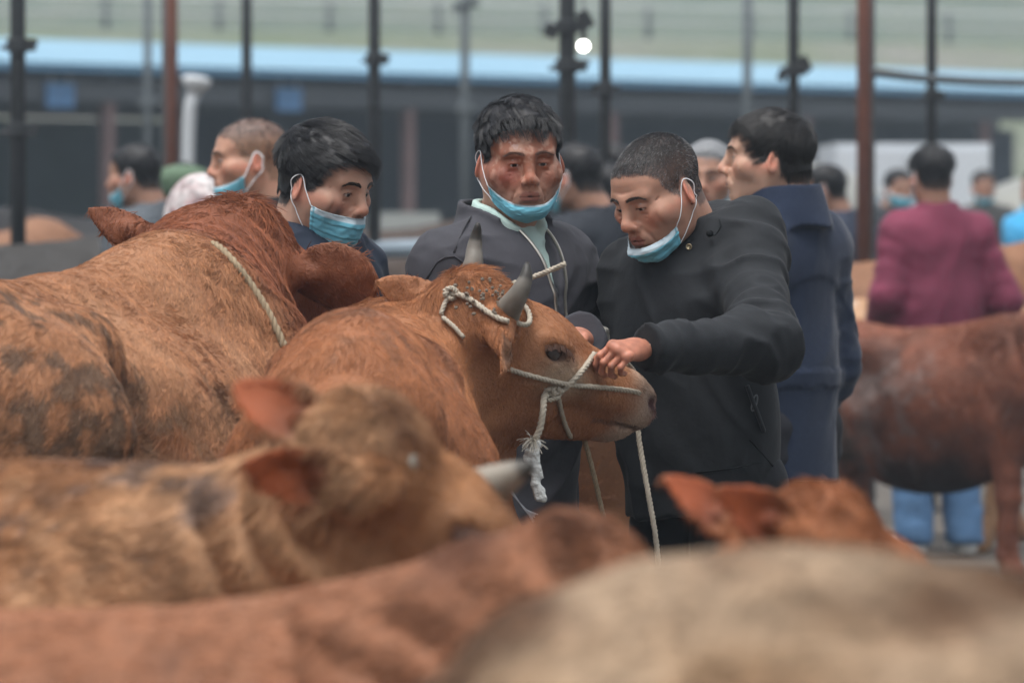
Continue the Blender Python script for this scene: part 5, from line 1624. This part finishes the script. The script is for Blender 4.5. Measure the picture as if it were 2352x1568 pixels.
# D: blue wool coat, profile
bD = gp(1782, 14.35); yD = R_(-128)
def xD(K, J, nb, k):
    # turned-down collar, yoke edge and belt
    K.fn(collar_fn(nb + V3(0, .012, -.02), V3(0, -.1, 1), .108, .084, -.02, .075, th=.009), .012, 'u', lo=nb - .16, hi=nb + .13)
    def yoke(p):
        z0 = 1.30 + .10 * (np.abs(p[:, 0]) / .2) ** 2 * -1 + .03
        return -.005 * sstep(-.004, .004, p[:, 2] - z0) * (p[:, 1] > -.02)
    K.fn(yoke, 0, 'd')
    K.fn(lambda p: -.006 * (np.abs(p[:, 2] - 1.075) < .022) * (np.abs(p[:, 0]) < .165), 0, 'd')
mD = person('mD', bD, yD, 'man in blue wool coat seen from behind, face in profile', at(1765, 372, 14.32), (R_(-92), R_(-2), R_(0)), dict(ell=(.215, .02, 1.10), elr=(-.215, .02, 1.10), wrl=(.2, -.10, .90), wrr=(-.2, -.10, .90)), (.040, .055, .098), (.02, .02, .025),
       dict(style='short', w=.98, nose=1.15, eye=.0040, skin=(.52, .31, .22), stubble=.12, gaze=(0, -1, 0), hlen=1.25, comb=(0, -.8, -.4), fold=.55, hair=(.012, .011, .011)), fine=True, height=1.745, hem=.80, extra_jacket=xD, body_w=.94, jh=.0085,
       jmat=mat('wool_coat', (.024, .034, .062), rough=.9, spec=.12, noise=[(120, .5, .72), (600, .5, .75)], bump=[(700, .4, .0012), (20, .2, .01)], sheen=.2), collar=(.090, .086, .0, .07))
# --- people further back
def bgman(key, label, hpx, hpy, D, hyaw, byaw, jc, P, bpx=None, pitch=.05, tr=(.02, .022, .03), **kw):
    hp = at(hpx, hpy, D)
    base = gp(bpx if bpx is not None else hpx, D + kw.pop('dy', .02))
    hgt = (hp[2] + .125) / 1.725 * 1.70
    P.setdefault('h', .0055 if D < 18 else .009)
    if 'skin' not in P: P['skin'] = (.42, .235, .165)
    return person(key, base, R_(byaw), label, hp, (R_(hyaw), pitch, 0), kw.pop('joints', None), jc, tr, P, height=kw.pop('height', hgt), jh=kw.pop('jh', .018), **kw)
MK = lambda **k: dict(dict(top=-.070, bot=-.128, side=.03, ang=78), **k)
bgman('p5', 'man with shaved grey sides and mask at his chin, facing left', 574, 374, 16.2, -80, -110, (.012, .013, .016), dict(style='buzz', hlen=1.0, side_a=.95, scalp_a=.75, scalp=(.06, .055, .055), side_c=(.62, .66, .62), mask=MK(top=-.066), skin=(.50, .275, .19)), bpx=600)
bgman('p6', 'man in grey collared jacket facing away at far left, mask at chin', 308, 408, 23, -108, -128, (.10, .115, .13), dict(style='short', mask=MK(), hlen=.8), bpx=345)
bgman('p7', 'person in red and white patterned hood behind the large cow', 482, 508, 18.5, -150, -150, (.5, .4, .4), dict(style='short', noface=True, nohair=True), bpx=462,
      jmat=mat('floral_cloth', (.68, .64, .63), .8, noise=[(15, 1.0, (.26, .03, .045)), (24, .9, (.66, .63, .62)), (31, .7, (.06, .055, .06))], bump=[(30, .3, .02)]),
      extra_jacket=lambda K, J, nb, k: K.ell(nb + V3(.01, .0, .13), (.115, .135, .150), .05))
bgman('p8', 'person in dull green cap behind the patterned hood', 420, 445, 24.5, -160, -160, (.05, .06, .05), dict(style='short', noface=True), bpx=420)
bgman('p9', 'man in dark jacket facing away, behind the man with wet fringe', 1316, 412, 21.5, -118, -140, (.026, .030, .038), dict(style='short', mask=MK(), hlen=1.1), bpx=1376)
bgman('p10', 'grey haired man facing us between the parka and the wool coat', 1626, 412, 19.5, -12, -10, (.05, .052, .06), dict(style='short', hair=(.22, .23, .24), grey=.8, scalp=(.2, .2, .2), h=.005, mask=MK(top=-.085), hlen=.9), bpx=1640)
bgman('p11', 'dark haired man far behind, only his head top showing left of the parka man', 1408, 396, 27, -100, -120, (.03, .034, .04), dict(style='short'), bpx=1425, shoes=(.42, .20, .19))
bgman('p17', 'balding man far behind the man in dark jacket, seen from the back', 1394, 446, 25, -150, -160, (.04, .045, .055), dict(style='short', recede=-.02), bpx=1412, tr=(.018, .02, .03))
bgman('p12', 'man in navy jacket facing left beside the wool coat, white mask', 1892, 440, 27.8, -104, -125, (.045, .055, .085), dict(style='short', recede=-.012, mask=MK()), bpx=1930)
bgman('p13', 'far man in black jacket with blue mask, left of the man in red', 2064, 438, 35, 25, 10, (.03, .034, .04), dict(style='short', mask=MK(top=-.035, bot=-.12), h=.010), bpx=2040)
bgman('p14', 'man in dark red jacket seen from behind, blue jeans', 2140, 410, 24.3, -164, -160, (.195, .040, .074), dict(style='swept', comb=(0, 0, -1), hlen=.7, mask=MK(), h=.007, fold=.8), bpx=2150, tr=(.10, .20, .36), shoes=(.62, .62, .6), hem=.60,
      joints=dict(elr=(-.30, .06, 1.10), wrr=(-.20, -.18, 1.0), ell=(.24, .03, 1.12), wrl=(.2, -.18, 1.0)), body_w=1.06)
bgman('p15', 'far man with mask at chin and patterned dark jacket at right', 2258, 432, 42, 10, 8, (.06, .06, .06), dict(style='short', mask=MK(), h=.010), bpx=2262)
bgman('p16', 'person in bright blue coat cut off by the right edge', 2385, 438, 34, -60, -60, (.07, .38, .68), dict(style='short', mask=MK(), h=.010), bpx=2372)
if want('p8'):
    c = at(420, 432, 24.4)
    cp = empty('cap', c, 'dull green peaked cap on a person at left', 'cap')
    pr = [(.108, -.035), (.112, -.01), (.118, .03), (.116, .055), (.09, .085), (.045, .098), (.004, .10)]
    M_CAP = mat('cap_green', (.10, .16, .10), .8, noise=(20, .4, .75))
    wparent(MB().lathe(c, V3(0, 0, 1), pr, 22).build('crown', M_CAP, None, True), cp)
    wparent(MB().lathe(c + V3(-.05, .05, -.04), V3(-.1, 0, 1), [(.05, 0), (.12, .002), (.12, .008), (.05, .012)], 20).build('peak', M_CAP, None, True), cp)
# ------------------------------------------------------------------ mist
if want('haze'):
    hb = MB().box((0, 235, 20), (420, 490, 44)).build('haze', None)
    tag(hb, 'thin winter mist over the yard', None, kind='stuff')
    hm = bpy.data.materials.new('mist'); hm.use_nodes = True
    t = hm.node_tree; t.nodes.clear()
    pv = t.nodes.new('ShaderNodeVolumePrincipled'); om = t.nodes.new('ShaderNodeOutputMaterial')
    pv.inputs['Color'].default_value = (.72, .87, 1.0, 1); pv.inputs['Density'].default_value = .0014; pv.inputs['Anisotropy'].default_value = .1
    t.links.new(pv.outputs[0], om.inputs['Volume'])
    hb.data.materials.clear(); hb.data.materials.append(hm)
